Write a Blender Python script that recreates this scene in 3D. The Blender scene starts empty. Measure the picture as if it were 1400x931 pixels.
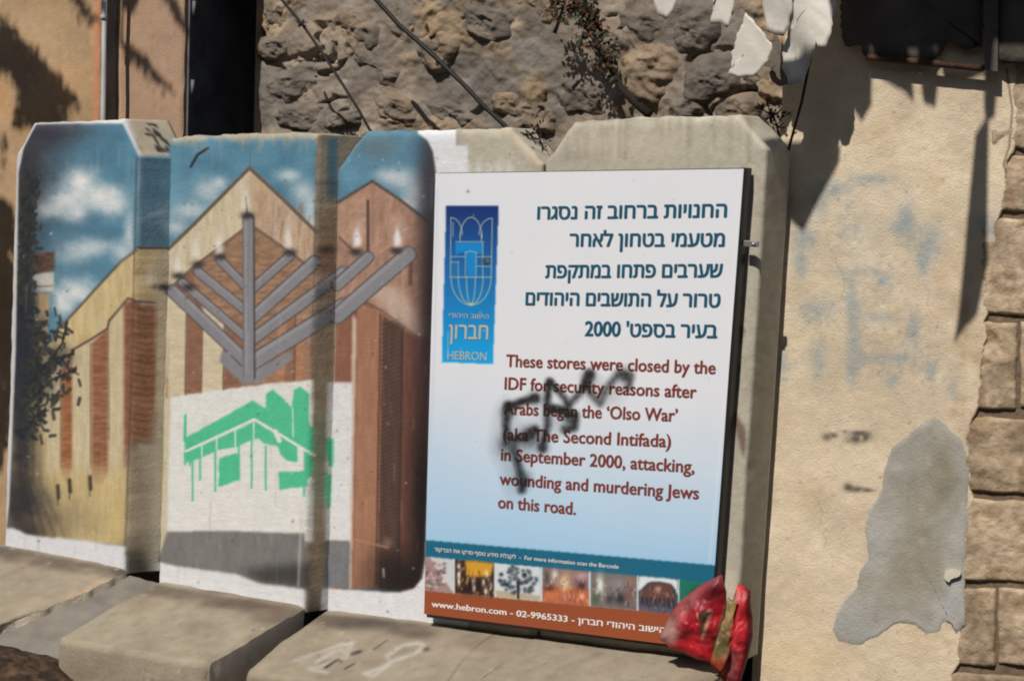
import bpy, bmesh, math, random
import numpy as np
from mathutils import Vector, Matrix
from mathutils.geometry import tessellate_polygon
R_ = random.Random(7)
S = bpy.context.scene
COL = S.collection

# ---------------------------------------------------------------- camera
F = 2400.0; CX, CY = 700.0, 465.5
def nrm(v): v = np.array(v, float); return v/np.linalg.norm(v)
dn = nrm([-900., 24000, F])
Xc = nrm([4448., -((4448*-900*-1 + F*F*-1)/24000)*-1, -F])
Xc = nrm(np.array([4448., (900*4448 + F*F)/24000., -F]))
Xc = nrm(Xc - dn*np.dot(Xc, dn))
Zc = -dn; Yc = np.cross(Zc, Xc)
M = np.stack([Xc, Yc, Zc])                     # camera (x right, y down, z forward) -> world
def ray(px, py): return M @ nrm([px-CX, py-CY, F])
CAM = -ray(700, 600)*7.5
def P(px, py, y=0.):
    r = ray(px, py); return CAM + r*((y-CAM[1])/r[1])
CAM = CAM - P(700, 870)
def proj(w):
    """world points (n,3) -> photograph pixels (n,2), used to look up paint colours for a surface"""
    v = (np.atleast_2d(w) - CAM) @ M
    return np.stack([CX + F*v[:, 0]/v[:, 2], CY + F*v[:, 1]/v[:, 2]], 1)
cam_d = bpy.data.cameras.new("camera"); cam = bpy.data.objects.new("camera", cam_d); COL.objects.link(cam)
cam_d.sensor_width = 36; cam_d.lens = 36*F/1400.; cam_d.clip_end = 500; cam_d.clip_start = .1
Mw = np.eye(4); Mw[:3, 0] = M[:, 0]; Mw[:3, 1] = -M[:, 1]; Mw[:3, 2] = -M[:, 2]; Mw[:3, 3] = CAM
cam.matrix_world = Matrix(Mw.tolist())
S.camera = cam

# ---------------------------------------------------------------- light
LD = nrm([.045, .62, -.775])                     # direction in which the sunlight travels
sun_d = bpy.data.lights.new("sun", 'SUN'); sun_d.energy = 4.3; sun_d.angle = math.radians(.6); sun_d.color = (1., .93, .84)
sun = bpy.data.objects.new("sun", sun_d); COL.objects.link(sun)
sun.rotation_euler = Vector(LD).to_track_quat('-Z', 'Y').to_euler()
W = bpy.data.worlds.new("World"); S.world = W; W.use_nodes = True
nt = W.node_tree; bg = nt.nodes['Background']; sk = nt.nodes.new('ShaderNodeTexSky'); sk.sky_type = 'NISHITA'
sk.sun_disc = False; sk.sun_elevation = math.asin(-LD[2]); sk.sun_rotation = math.atan2(-LD[0], -LD[1])
nt.links.new(sk.outputs[0], bg.inputs[0]); bg.inputs[1].default_value = .05
S.view_settings.view_transform = 'Standard'; S.view_settings.look = 'None'; S.view_settings.exposure = 0; S.view_settings.gamma = 1
S.cycles.filter_width = 2.0

# ---------------------------------------------------------------- noise and colour helpers
def vnoise(x, y, seed=0):
    x = np.asarray(x, float); y = np.asarray(y, float)
    xi = np.floor(x).astype(np.int64); yi = np.floor(y).astype(np.int64); fx = x-xi; fy = y-yi
    fx = fx*fx*(3-2*fx); fy = fy*fy*(3-2*fy)
    def hsh(a, b):
        n = (a*374761393 + b*668265263 + seed*982451653) & 0x7fffffff
        n = ((n ^ (n >> 13))*1274126177) & 0x7fffffff
        return ((n ^ (n >> 16)) & 0xffff)/65535.
    return (hsh(xi, yi)*(1-fx)+hsh(xi+1, yi)*fx)*(1-fy) + (hsh(xi, yi+1)*(1-fx)+hsh(xi+1, yi+1)*fx)*fy
def fbm(x, y, seed=0, o=4):
    s = 0; a = 1; t = 0
    for k in range(o):
        s = s + a*vnoise(np.asarray(x)*2**k, np.asarray(y)*2**k, seed+k*17); t += a; a *= .5
    return s/t - .5                              # about -0.5 .. 0.5
def lin(c):
    c = np.clip(np.asarray(c, float)/255., 0, 1)
    return np.where(c <= .04045, c/12.92, ((c+.055)/1.055)**2.4)
E_FACE, E_FOOT, E_PLA, E_BACK = .88, 1.24, .87, .92

class Canvas:
    """a flat colour layout (paint, print, stains) in display colours, looked up per vertex"""
    def __init__(s, x0, y0, x1, y1, col, seed, amp=7):
        s.x0, s.y0 = x0, y0; s.w, s.h = x1-x0, y1-y0
        s.Y, s.X = np.mgrid[y0:y1, x0:x1].astype(float)
        s.c = np.ones((s.h, s.w, 3))*np.array(col, float)
        s.c += (fbm(s.X/40, s.Y/40, seed, 5)*amp*3 + (fbm(s.X/3, s.Y/3, seed+9, 2))*amp)[..., None]
    def _mix(s, sl, m, col, a):
        m = (m*a)[..., None]; s.c[sl] = s.c[sl]*(1-m) + np.array(col, float)*m
    def _box(s, xs, ys, pad):
        a = max(0, int(min(ys)-pad-s.y0)); b = min(s.h, int(max(ys)+pad-s.y0)+2)
        c = max(0, int(min(xs)-pad-s.x0)); d = min(s.w, int(max(xs)+pad-s.x0)+2)
        return (slice(a, max(a, b)), slice(c, max(c, d)))
    @staticmethod
    def _blur(m, sg):
        r = max(1, int(sg*2.6)); k = np.exp(-.5*(np.arange(-r, r+1)/sg)**2); k /= k.sum()
        m = np.apply_along_axis(lambda v: np.convolve(v, k, 'same'), 0, m)
        return np.apply_along_axis(lambda v: np.convolve(v, k, 'same'), 1, m)
    def fill(s, pts, col, blur=.9, a=1., wob=0, tex=0, ts=(6, 6), seed=3):
        xs, ys = zip(*pts); sl = s._box(xs, ys, blur*3+2)
        X, Y = s.X[sl], s.Y[sl]
        if X.size == 0: return
        if wob: X = X + fbm(s.X[sl]/9, s.Y[sl]/9, 5, 3)*wob; Y = Y + fbm(s.X[sl]/9, s.Y[sl]/9, 8, 3)*wob
        m = np.zeros(X.shape, bool); n = len(pts)
        for i in range(n):
            (xa, ya), (xb, yb) = pts[i], pts[(i+1) % n]
            if ya == yb: continue
            m ^= ((ya > Y) != (yb > Y)) & (X < (xb-xa)*(Y-ya)/(yb-ya)+xa)
        m = s._blur(m.astype(float), blur)
        if tex:
            t = fbm(s.X[sl]/ts[0], s.Y[sl]/ts[1], seed, 3)[..., None]*tex*2
            mm = (m*a)[..., None]; s.c[sl] = s.c[sl]*(1-mm) + (np.array(col, float)+t)*mm
        else: s._mix(sl, m, col, a)
    def line(s, pts, w, col, blur=1., a=1.):
        xs, ys = zip(*pts); sl = s._box(xs, ys, w+blur*3+2); X, Y = s.X[sl], s.Y[sl]
        if X.size == 0: return
        d = np.full(X.shape, 1e9)
        for (xa, ya), (xb, yb) in zip(pts[:-1], pts[1:]):
            L = max(1e-6, (xb-xa)**2+(yb-ya)**2); t = np.clip(((X-xa)*(xb-xa)+(Y-ya)*(yb-ya))/L, 0, 1)
            d = np.minimum(d, np.hypot(X-xa-t*(xb-xa), Y-ya-t*(yb-ya)))
        m = np.clip((w/2+blur-d)/(2*blur), 0, 1); m = m*m*(3-2*m)
        s._mix(sl, m, col, a)
    def blob(s, x, y, rx, ry, col, a=1., rag=0., p=2.):
        sl = s._box([x-rx*2, x+rx*2], [y-ry*2, y+ry*2], 2); X, Y = s.X[sl], s.Y[sl]
        if X.size == 0: return
        r = np.hypot((X-x)/rx, (Y-y)/ry)
        if rag: r = r + fbm(X/12, Y/12, int(x), 4)*rag
        s._mix(sl, np.exp(-np.abs(np.clip(r, 0, 9))**p), col, a)
    def at(s, px):
        x = np.clip(px[:, 0]-s.x0, 0, s.w-1.001); y = np.clip(px[:, 1]-s.y0, 0, s.h-1.001)
        xi = x.astype(int); yi = y.astype(int); fx = (x-xi)[:, None]; fy = (y-yi)[:, None]; c = s.c
        return (c[yi, xi]*(1-fx)+c[yi, xi+1]*fx)*(1-fy)+(c[yi+1, xi]*(1-fx)+c[yi+1, xi+1]*fx)*fy

# ---------------------------------------------------------------- object helpers
def tag(o, label=None, cat=None, group=None, kind=None):
    if label: o['label'] = label
    if cat: o['category'] = cat
    if group: o['group'] = group
    if kind: o['kind'] = kind
    return o
def empty(name, loc, label=None, cat=None, group=None):
    o = bpy.data.objects.new(name, None); COL.objects.link(o); o.location = [float(v) for v in loc]; o.empty_display_size = .1
    return tag(o, label, cat, group)
def mesh(name, V, Fc, mat, parent=None, cols=None, smooth=True):
    """V in world coordinates"""
    V = np.asarray(V, float)
    if parent is not None: V = V - np.array(parent_world(parent))
    me = bpy.data.meshes.new(name)
    if isinstance(Fc, np.ndarray):
        me.vertices.add(len(V)); me.vertices.foreach_set('co', V.astype(np.float32).ravel())
        n, k = Fc.shape; me.loops.add(n*k); me.loops.foreach_set('vertex_index', Fc.astype(np.int32).ravel())
        me.polygons.add(n); me.polygons.foreach_set('loop_start', np.arange(0, n*k, k, dtype=np.int32))
        me.update(calc_edges=True)
    else:
        me.from_pydata([tuple(v) for v in V], [], [tuple(f) for f in Fc])
    me.validate()
    if smooth: me.polygons.foreach_set('use_smooth', np.ones(len(me.polygons), bool))
    if cols is not None:
        ca = me.color_attributes.new('Col', 'FLOAT_COLOR', 'POINT')
        c4 = np.ones((len(V), 4), np.float32); cols = np.asarray(cols); c4[:, :cols.shape[1]] = cols; ca.data.foreach_set('color', c4.ravel())
    me.materials.append(mat)
    o = bpy.data.objects.new(name, me); COL.objects.link(o)
    if parent is not None: o.parent = parent
    me.update()
    return o
def parent_world(p):
    l = np.array(p.location)
    while p.parent: p = p.parent; l = l + np.array(p.location)
    return l
def gridfaces(nu, nv, off=0, flip=False):
    i, j = np.meshgrid(np.arange(nu-1), np.arange(nv-1), indexing='ij'); a = off + i*nv + j
    f = np.stack([a, a+nv, a+nv+1, a+1], -1).reshape(-1, 4)
    return f[:, ::-1] if flip else f
def box_vf(lo, hi):
    x0, y0, z0 = lo; x1, y1, z1 = hi
    V = [(x0,y0,z0),(x1,y0,z0),(x1,y1,z0),(x0,y1,z0),(x0,y0,z1),(x1,y0,z1),(x1,y1,z1),(x0,y1,z1)]
    return V, [(0,3,2,1),(4,5,6,7),(0,1,5,4),(1,2,6,5),(2,3,7,6),(3,0,4,7)]
def bevbox(name, lo, hi, mat, parent, bev=.006):
    bm = bmesh.new(); V, Fc = box_vf(lo, hi); vs = [bm.verts.new(v) for v in V]
    for f in Fc: bm.faces.new([vs[i] for i in f])
    bmesh.ops.bevel(bm, geom=bm.edges[:], offset=bev, segments=2, affect='EDGES', profile=.6)
    V = np.array([v.co[:] for v in bm.verts]); bm.verts.index_update(); Fc = [[v.index for v in f.verts] for f in bm.faces]; bm.free()
    return mesh(name, V, Fc, mat, parent, smooth=False)
def tube(name, pts, r, mat, parent=None, n=8, rr=None):
    pts = [Vector(p) for p in pts]; V = []; Fc = []
    for i, p in enumerate(pts):
        t = (pts[min(i+1, len(pts)-1)]-pts[max(i-1, 0)]).normalized()
        a = t.orthogonal().normalized() if abs(t.z) > .9 else t.cross(Vector((0, 0, 1))).normalized(); b = t.cross(a)
        q = rr[i] if rr else r
        for k in range(n):
            an = 2*math.pi*k/n; V.append(p + a*math.cos(an)*q + b*math.sin(an)*q)
    for i in range(len(pts)-1):
        for k in range(n): Fc.append((i*n+k, i*n+(k+1) % n, (i+1)*n+(k+1) % n, (i+1)*n+k))
    Fc.append(tuple(range(n-1, -1, -1))); Fc.append(tuple((len(pts)-1)*n+k for k in range(n)))
    return mesh(name, [tuple(v) for v in V], Fc, mat, parent)
def resample(pts, n):
    p = np.array(pts+[pts[0]], float); d = np.r_[0, np.cumsum(np.hypot(*np.diff(p, axis=0).T))]; t = np.linspace(0, d[-1], n, endpoint=False)
    return np.stack([np.interp(t, d, p[:, 0]), np.interp(t, d, p[:, 1])], 1)

# ---------------------------------------------------------------- materials
def mat(name, col=None, rough=.85, attr=False, var=.18, vs=12., bump=.25, bs=60., spec=.3, metal=0., alpha=False, trans=0., detail=6, col2=None):
    m = bpy.data.materials.new(name); m.use_nodes = True; t = m.node_tree; b = t.nodes['Principled BSDF']; N = t.nodes.new; L = t.links.new
    b.inputs['Roughness'].default_value = rough; b.inputs['Metallic'].default_value = metal; b.inputs['Specular IOR Level'].default_value = spec
    tc = N('ShaderNodeTexCoord'); n1 = N('ShaderNodeTexNoise'); n1.inputs['Scale'].default_value = vs; n1.inputs['Detail'].default_value = detail
    L(tc.outputs['Object'], n1.inputs['Vector'])
    mr = N('ShaderNodeMapRange'); mr.inputs[1].default_value = .3; mr.inputs[2].default_value = .7; mr.inputs[3].default_value = 1-var; mr.inputs[4].default_value = 1+var
    L(n1.outputs[0], mr.inputs[0])
    if attr: src = N('ShaderNodeVertexColor'); src.layer_name = 'Col'; so = src.outputs[0]
    elif col2:
        n3 = N('ShaderNodeTexNoise'); n3.inputs['Scale'].default_value = vs*.45; n3.inputs['Detail'].default_value = 8; L(tc.outputs['Object'], n3.inputs['Vector'])
        r = N('ShaderNodeValToRGB'); r.color_ramp.elements[0].position = .4; r.color_ramp.elements[1].position = .62
        r.color_ramp.elements[0].color = (*col, 1); r.color_ramp.elements[1].color = (*col2, 1); L(n3.outputs[0], r.inputs[0]); so = r.outputs[0]
    else: src = N('ShaderNodeRGB'); src.outputs[0].default_value = (*col, 1); so = src.outputs[0]
    vm = N('ShaderNodeVectorMath'); vm.operation = 'SCALE'; L(so, vm.inputs[0]); L(mr.outputs[0], vm.inputs['Scale']); L(vm.outputs[0], b.inputs['Base Color'])
    if bump:
        n2 = N('ShaderNodeTexNoise'); n2.inputs['Scale'].default_value = bs; n2.inputs['Detail'].default_value = 8; n2.inputs['Roughness'].default_value = .65
        L(tc.outputs['Object'], n2.inputs['Vector']); bp = N('ShaderNodeBump'); bp.inputs['Strength'].default_value = bump; bp.inputs['Distance'].default_value = .01
        L(n2.outputs[0], bp.inputs['Height']); L(bp.outputs[0], b.inputs['Normal'])
    if alpha: L(src.outputs[1], b.inputs['Alpha'])
    if trans:
        tb = N('ShaderNodeBsdfTranslucent'); L(vm.outputs[0], tb.inputs[0]); mx = N('ShaderNodeMixShader'); mx.inputs[0].default_value = trans
        L(b.outputs[0], mx.inputs[1]); L(tb.outputs[0], mx.inputs[2]); L(mx.outputs[0], t.nodes['Material Output'].inputs[0])
    return m
M_conc = mat('painted_concrete', attr=True, var=.05, vs=25, bump=.28, bs=70, rough=.8)
M_foot = mat('bare_concrete', attr=True, var=.10, vs=14, bump=.5, bs=60, rough=.9)
M_plas = mat('beige_plaster', attr=True, var=.05, vs=20, bump=.55, bs=150, rough=.92)
M_rub = mat('rubble_mortar', attr=True, var=.16, vs=14, bump=.6, bs=60, rough=.95)
M_sign = mat('printed_panel', attr=True, var=.012, vs=5, bump=.0, rough=.35, spec=.25)
M_spray = mat('spray_paint', attr=True, var=.0, bump=0, rough=.7, alpha=True)
M_teal = mat('teal_ink', lin((34, 88, 112)), .4, var=.03, bump=0)
M_brown = mat('brown_ink', lin((128, 62, 52)), .4, var=.05, bump=0)
M_white = mat('white_ink', (.78, .76, .74), .4, var=.03, bump=0)
M_gold = mat('pale_gold_ink', lin((186, 186, 160)), .4, var=.05, bump=0)
M_black = mat('black_frame', (.018, .018, .02), .45, var=.2, bump=.1)
M_dark = mat('shade_and_window_dark', (.13, .13, .14), .6, var=.35, vs=6, bump=.15, bs=30)  # near-black: painted shade beside the plaster walls, also the window panes
M_galv = mat('galvanised_steel', (.42, .42, .43), .35, var=.15, metal=.7, bump=.1)
M_pipe = mat('grey_pipe', (.36, .36, .38), .5, var=.2, vs=5, bump=.1)
M_rust = mat('rusty_iron', (.07, .035, .022), .85, var=.4, vs=30, bump=.6)
M_cable = mat('black_cable', (.012, .012, .012), .6, var=.2, bump=0)
M_tarp = mat('white_tarp', (.72, .69, .63), .55, var=.07, vs=9, bump=.35, bs=18, trans=.12)
M_bag = mat('plastic_bag', attr=True, var=.15, vs=20, bump=.6, bs=22, rough=.38, spec=.5, trans=.25)
M_soil = mat('dark_soil', (.035, .022, .014), .95, var=.6, vs=30, bump=1., bs=90, col2=(.09, .055, .035))
M_pave = mat('asphalt', (.055, .052, .05), .9, var=.3, vs=20, bump=.6, bs=120)
M_stem = mat('dry_stem', (.02, .014, .010), .9, var=.3, bump=.3)
M_leaf = mat('dull_green_leaf', (.045, .06, .028), .7, var=.4, bump=0, trans=.2)
M_leafr = mat('rusty_leaf', (.15, .065, .035), .8, var=.4, bump=0, trans=.2)
M_bark = mat('tree_bark', (.08, .06, .045), .9, var=.4, bump=.8)
M_block = mat('limestone_block', (.43, .34, .245), .92, var=.25, vs=11, bump=.9, bs=45, col2=(.25, .175, .115))
M_rstone = mat('rubble_stone', (.185, .155, .125), .95, var=.3, vs=10, bump=1., bs=38, col2=(.13, .115, .10))
M_rstone2 = mat('ochre_stone', (.26, .195, .135), .95, var=.3, vs=10, bump=1., bs=38, col2=(.15, .125, .10))
M_cem = mat('grey_cement', (.33, .32, .30), .95, var=.16, vs=9, bump=.7, bs=60, col2=(.215, .20, .165))
M_chip = mat('pale_chip', (.6, .55, .45), .9, var=.1)

# ================================================================ PAINTWORK on the concrete slabs
K = Canvas(-140, 140, 1100, 960, (166, 160, 142), 11, 9)
BR = (92, 74, 62); CR = (192, 178, 148); BK = (134, 92, 70); GY = (122, 124, 134); WH = (206, 210, 216)
SKY = (72, 124, 152)
# --- leftmost slab
K.fill([(-140, 140), (240, 140), (240, 790), (-140, 760)], (196, 198, 202), tex=8)
K.fill([(30, 240), (34, 205), (50, 172), (168, 169), (190, 214), (190, 400), (176, 770), (40, 738), (22, 720), (15, 690), (22, 480)], SKY, 1.2, tex=14, ts=(30, 20))
K.blob(36, 230, 48, 110, (50, 46, 54), .95, .4); K.blob(60, 175, 50, 30, (58, 56, 66), .8, .4); K.blob(75, 168, 55, 25, (74, 78, 92), .6)
for a in [(112, 248, 20, 18, .9), (138, 270, 26, 16, .85), (96, 272, 30, 16, .7), (155, 280, 18, 14, .7), (106, 292, 14, 12, .8), (70, 288, 26, 12, .5), (120, 338, 34, 12, .55),
          (100, 350, 22, 10, .4), (177, 318, 7, 30, .6), (165, 345, 12, 14, .5), (105, 398, 26, 16, .75), (85, 415, 14, 16, .7), (150, 262, 14, 8, .5)]:
    K.blob(*a[:4], (212, 214, 214), min(1, a[4]*1.2), .8)
for a in [(130, 300, 30, 8), (90, 315, 40, 8), (150, 320, 20, 8)]: K.blob(*a, (64, 104, 132), .4, .4)
# painted house, left gable
K.fill([(190, 338), (165, 360), (135, 392), (112, 415), (80, 450), (60, 480), (22, 520), (14, 700), (22, 722), (45, 732), (176, 746), (190, 500)], (190, 168, 118), 1.4, tex=16, ts=(5, 26))
K.line([(192, 338), (165, 358), (150, 374), (128, 398), (110, 418), (84, 446)], 3.5, BR, 1.2, .85)
K.fill([(175, 408), (148, 441), (126, 463), (98, 480), (60, 520), (62, 650), (172, 655), (190, 420)], (188, 172, 136), 1.5, tex=14, ts=(3, 30))
K.fill([(83, 506), (98, 484), (99, 640), (92, 662), (84, 650)], (150, 92, 58), 1.5, tex=24, ts=(12, 3))
K.fill([(125, 470), (148, 448), (148, 648), (136, 664), (126, 655)], (140, 88, 60), 1.5, tex=24, ts=(12, 3))
K.line([(124, 470), (124, 640)], 2, BR, 1, .6); K.line([(83, 505), (83, 640)], 2, BR, 1, .5); K.line([(148, 450), (149, 600)], 2, BR, 1, .5)
K.fill([(170, 414), (190, 408), (188, 640), (169, 640)], (128, 78, 58), 2, tex=20, ts=(12, 3))
K.line([(98, 479), (126, 463), (147, 449), (149, 439), (175, 408), (190, 412)], 3.5, BR, 1, .9)
K.fill([(60, 640), (190, 640), (190, 748), (60, 735)], (186, 164, 112), 9, .75, tex=16, ts=(5, 30))
K.blob(172, 715, 18, 40, (200, 170, 88), .6)
K.blob(80, 710, 50, 30, (126, 112, 86), .7, .4)
for i in range(9):
    t = i/8.; K.line([(18+t*44, 540+t*60), (24+t*34, 640+t*20), (42+t*52, 732)], 5, (74, 56, 46) if i % 2 else (128, 108, 70), 3, .7*(1-t*.6))
K.blob(20, 690, 22, 60, (52, 38, 34), .8); K.blob(38, 730, 26, 12, (44, 34, 32), .7); K.blob(24, 560, 14, 60, (62, 50, 44), .5)
for x, y in [(79, 676), (95, 668), (123, 664)]: K.line([(x, y-12), (x+1, y+4)], 5, (52, 40, 36), 2, .9); K.line([(x, y), (x, y+14)], 2, (70, 56, 44), 1, .6)
# chimney
K.fill([(48, 400), (68, 402), (64, 480), (46, 480)], (168, 142, 100), 1.2, tex=12, ts=(3, 20)); K.fill([(44, 374), (73, 372), (74, 398), (42, 400)], (186, 184, 176), 1.4)
K.line([(48, 392), (72, 391)], 2, BR, 1, .6); K.fill([(43, 346), (74, 344), (75, 370), (46, 374)], (88, 62, 50), 1.6, tex=22, ts=(5, 4))
# painted foliage
rr = random.Random(3)
for k in range(420):
    t = rr.random(); x = 30 + 14*rr.gauss(0, .45) + (t*5); y = 235+t*315
    if t > .65: x += abs(rr.gauss(0, 26))
    if t < .5: x = 44 - t*22 + rr.gauss(0, 4.5)
    an = rr.uniform(-2.4, -.6); l = rr.uniform(4, 10)
    K.line([(x, y), (x+math.cos(an)*l*.6, y+math.sin(an)*l)], rr.uniform(2, 4), rr.choice([(30, 40, 56), (38, 42, 44), (24, 30, 46), (50, 52, 44)]), 1., .85)
K.blob(30, 480, 20, 90, (30, 36, 50), .9, .7)
for pts in [[(30, 540), (62, 500), (85, 470), (92, 440)], [(30, 560), (70, 520), (104, 505)], [(40, 520), (78, 490), (100, 484)], [(30, 600), (48, 570), (62, 560)]]:
    K.line(pts, 3, (40, 40, 44), 1)
    for k in range(26):
        i = rr.randrange(len(pts)-1); t = rr.random(); x = pts[i][0]*(1-t)+pts[i+1][0]*t; y = pts[i][1]*(1-t)+pts[i+1][1]*t
        K.line([(x, y), (x+rr.uniform(-9, 9), y+rr.uniform(-8, 9))], rr.uniform(2, 4.5), (42, 40, 40), 1., .85)
for a in [(34, 300, 16, 60, .7), (30, 400, 16, 70, .85), (34, 470, 22, 60, .85), (30, 600, 18, 80, .8), (36, 690, 30, 34, .8), (62, 182, 40, 14, .5), (50, 520, 26, 30, .7), (80, 486, 20, 16, .6)]: K.blob(*a[:4], (34, 38, 46), a[4], .9)
for k in range(260):
    x = 26+abs(rr.gauss(0, 13)); y = rr.uniform(250, 600); l = rr.uniform(5, 11); an = rr.uniform(0, 6.3)
    if y > 430: x += abs(rr.gauss(0, 20))
    K.line([(x, y), (x+math.cos(an)*l, y+math.sin(an)*l)], rr.uniform(3, 5.5), rr.choice([(28, 34, 46), (36, 40, 42), (48, 50, 44), (56, 52, 40)]), 1.2, .8)
# concrete showing at the first chamfer and the painted reveal (first groove)
K.fill([(167, 140), (245, 140), (240, 216), (193, 216)], (158, 146, 126), 1.2, tex=12)
K.fill([(190, 214), (244, 214), (244, 340), (190, 340)], (84, 124, 148), 1.5, tex=12, ts=(6, 20)); K.line([(192, 300), (232, 286)], 5, (170, 176, 180), 4, .5)
K.fill([(188, 340), (244, 340), (240, 416), (184, 412)], (196, 172, 124), 1.2, tex=12)
K.line([(188, 339), (240, 340)], 3, BR, 1); K.line([(184, 412), (240, 416)], 3, BR, 1, .8); K.blob(214, 378, 16, 14, (214, 206, 188), .5, .5); K.blob(214, 392, 6, 4, (70, 74, 92), .9)
K.fill([(182, 416), (244, 418), (238, 610), (176, 606)], (156, 108, 78), 2, tex=14)
for y in range(420, 606, 9): K.line([(180, y), (200, y+3+rr.random()*3), (238, y-1)], 3, (112, 78, 58), 2, .6)
K.fill([(176, 606), (240, 606), (234, 800), (166, 790)], (166, 152, 128), 6, tex=14, ts=(8, 30))
K.line([(187, 216), (180, 500), (170, 770)], 2.5, (60, 50, 44), 1.3, .5); K.blob(190, 775, 30, 30, (64, 58, 54), .9, .5); K.line([(230, 400), (215, 790)], 4, (96, 84, 70), 3, .6)
# --- second slab
K.fill([(232, 180), (433, 175), (416, 840), (214, 805)], SKY, .9, tex=16, ts=(30, 20))
K.fill([(214, 342), (240, 342), (240, 562), (212, 562)], CR, 1.5, tex=10)
K.fill([(212, 560), (436, 560), (416, 850), (205, 815)], (188, 184, 172), 6)
K.fill([(225, 150), (500, 150), (500, 186), (434, 192), (400, 190), (330, 192), (290, 190), (232, 198)], (156, 148, 130), 2.5, wob=10, tex=10)
for a in [(284, 262, 22, 15), (258, 288, 30, 12), (300, 250, 10, 8), (240, 310, 16, 12), (424, 290, 10, 26), (412, 262, 16, 14), (425, 310, 10, 12), (395, 240, 16, 8)]: K.blob(*a, (204, 208, 210), .7, .5)
K.blob(236, 255, 14, 40, (108, 160, 184), .5)
for x in range(236, 430, 8): K.line([(x, 190+rr.random()*5), (x+rr.gauss(0, 2), 215)], 3, (86, 136, 162), 3, .25)
K.line([(341, 186), (342, 228)], 1.2, (80, 90, 96), .8, .6)
K.fill([(231, 341), (341, 231), (383, 270), (433, 318), (426, 560), (224, 560)], CR, 1, tex=16, ts=(3, 30))
K.fill([(341, 233), (383, 272), (433, 320), (430, 400), (350, 340)], (176, 146, 118), 4, tex=18, ts=(3, 16))
for k in range(26):
    x = rr.uniform(365, 425); y = rr.uniform(270, 320); K.line([(x, y), (x-2, y+rr.uniform(20, 60))], rr.uniform(1, 3), rr.choice([(150, 148, 146), (196, 176, 150), (150, 112, 90)]), 1.5, .55)
K.fill([(266, 364), (342, 308), (392, 344), (432, 372), (428, 545), (226, 545), (236, 400)], (146, 110, 84), 1.4, tex=26, ts=(10, 3))
K.fill([(236, 392), (266, 366), (266, 402)], BK, 1)
for xa, xb, c in [(229, 253, CR), (254, 274, BK), (275, 305, (194, 180, 150)), (306, 330, BK), (376, 388, (168, 116, 86)), (390, 402, (138, 96, 76)), (403, 414, (164, 114, 84)), (416, 430, (150, 112, 90))]:
    K.fill([(xa+3, 405 if xa < 300 else 440), (xb+3, 405 if xb < 300 else 440), (xb, 545), (xa, 545)], c, 1.2, tex=14, ts=(8, 3))
for x in (253, 275, 305, 402): K.line([(x+2, 430), (x, 540)], 2.2, (96, 66, 54), 1, .7)
K.line([(231, 340), (266, 306), (341, 230), (384, 270), (433, 318)], 5, (98, 84, 74), 1.1)
K.line([(226, 400), (266, 364), (342, 307), (392, 342), (424, 366)], 4, (96, 78, 66), 1, .8)
# --- third slab and second groove
K.fill([(462, 150), (585, 150), (597, 220), (597, 300), (580, 760), (574, 790), (545, 810), (440, 806), (460, 300)], SKY, 1, tex=12, ts=(30, 20))
K.fill([(590, 150), (640, 150), (640, 240), (596, 240)], WH, 1); K.fill([(622, 150), (1100, 150), (1100, 960), (720, 960), (622, 230)], (170, 164, 146), 1.5, tex=12)
for x in range(640, 700, 14): K.blob(x, 232, 6, 12, (200, 200, 196), .8)
K.fill([(574, 790), (596, 240), (640, 240), (640, 860), (440, 860), (440, 806), (546, 808)], WH, 1.2, tex=6)
K.blob(518, 200, 30, 16, (96, 110, 116), .7, .4); K.blob(480, 240, 20, 16, (104, 158, 184), .5)
for a in [(548, 244, 26, 14), (570, 262, 20, 18), (530, 240, 14, 8), (562, 280, 18, 10)]: K.blob(*a, (196, 200, 206), .75, .4)
K.fill([(457, 280), (509, 250), (545, 272), (584, 302), (590, 700), (570, 800), (440, 806)], (160, 122, 102), 1, tex=20, ts=(6, 20))
for k in range(26):
    x = rr.uniform(505, 575); y = rr.uniform(275, 420); K.line([(x, y), (x+16, y-10)], 2, rr.choice([(196, 146, 122), (158, 104, 86)]), 1.5, .5)
K.fill([(458, 284), (502, 262), (503, 345), (462, 330)], (168, 128, 106), 1.5, tex=16)
K.line([(503, 275), (503, 345)], 4, (84, 62, 56), 1); K.line([(457, 280), (509, 248), (545, 272), (584, 302)], 4, (84, 70, 66), 1); K.line([(464, 325), (482, 342)], 3, (90, 66, 58), 1)
K.line([(562, 346), (561, 388)], 5, (96, 60, 56), 1.5, .8)
K.fill([(446, 430), (492, 408), (583, 469), (580, 800), (443, 806)], (126, 76, 58), 1.6, tex=14)
for xa, xb, c in [(446, 456, (196, 176, 150)), (457, 478, (134, 86, 66)), (479, 485, (190, 168, 150)), (486, 520, (156, 108, 82)), (521, 550, (84, 60, 50)), (551, 583, (110, 66, 54))]:
    ya = 430 if xa < 480 else 415+(xa-486)*.6
    K.fill([(xa+3, ya), (xb+3, ya+8), (xb-4, 805), (xa-4, 805)], c, 1.3, tex=10, ts=(4, 30))
for k in range(60):
    y = 445+k*6; K.line([(522-k*.06, y), (546-k*.06, y-9)], 2, (60, 42, 36), 1.3, .55)
K.line([(520, 430), (514, 800)], 2.5, (70, 46, 40), 1.2, .8); K.line([(550, 450), (545, 800)], 3, (64, 42, 38), 1.5, .8); K.line([(492, 408), (524, 426), (552, 446), (583, 469)], 3, BR, 1, .8)
K.fill([(500, 395), (545, 392), (583, 440), (583, 466), (540, 436)], (196, 176, 164), 5, .6)
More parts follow.
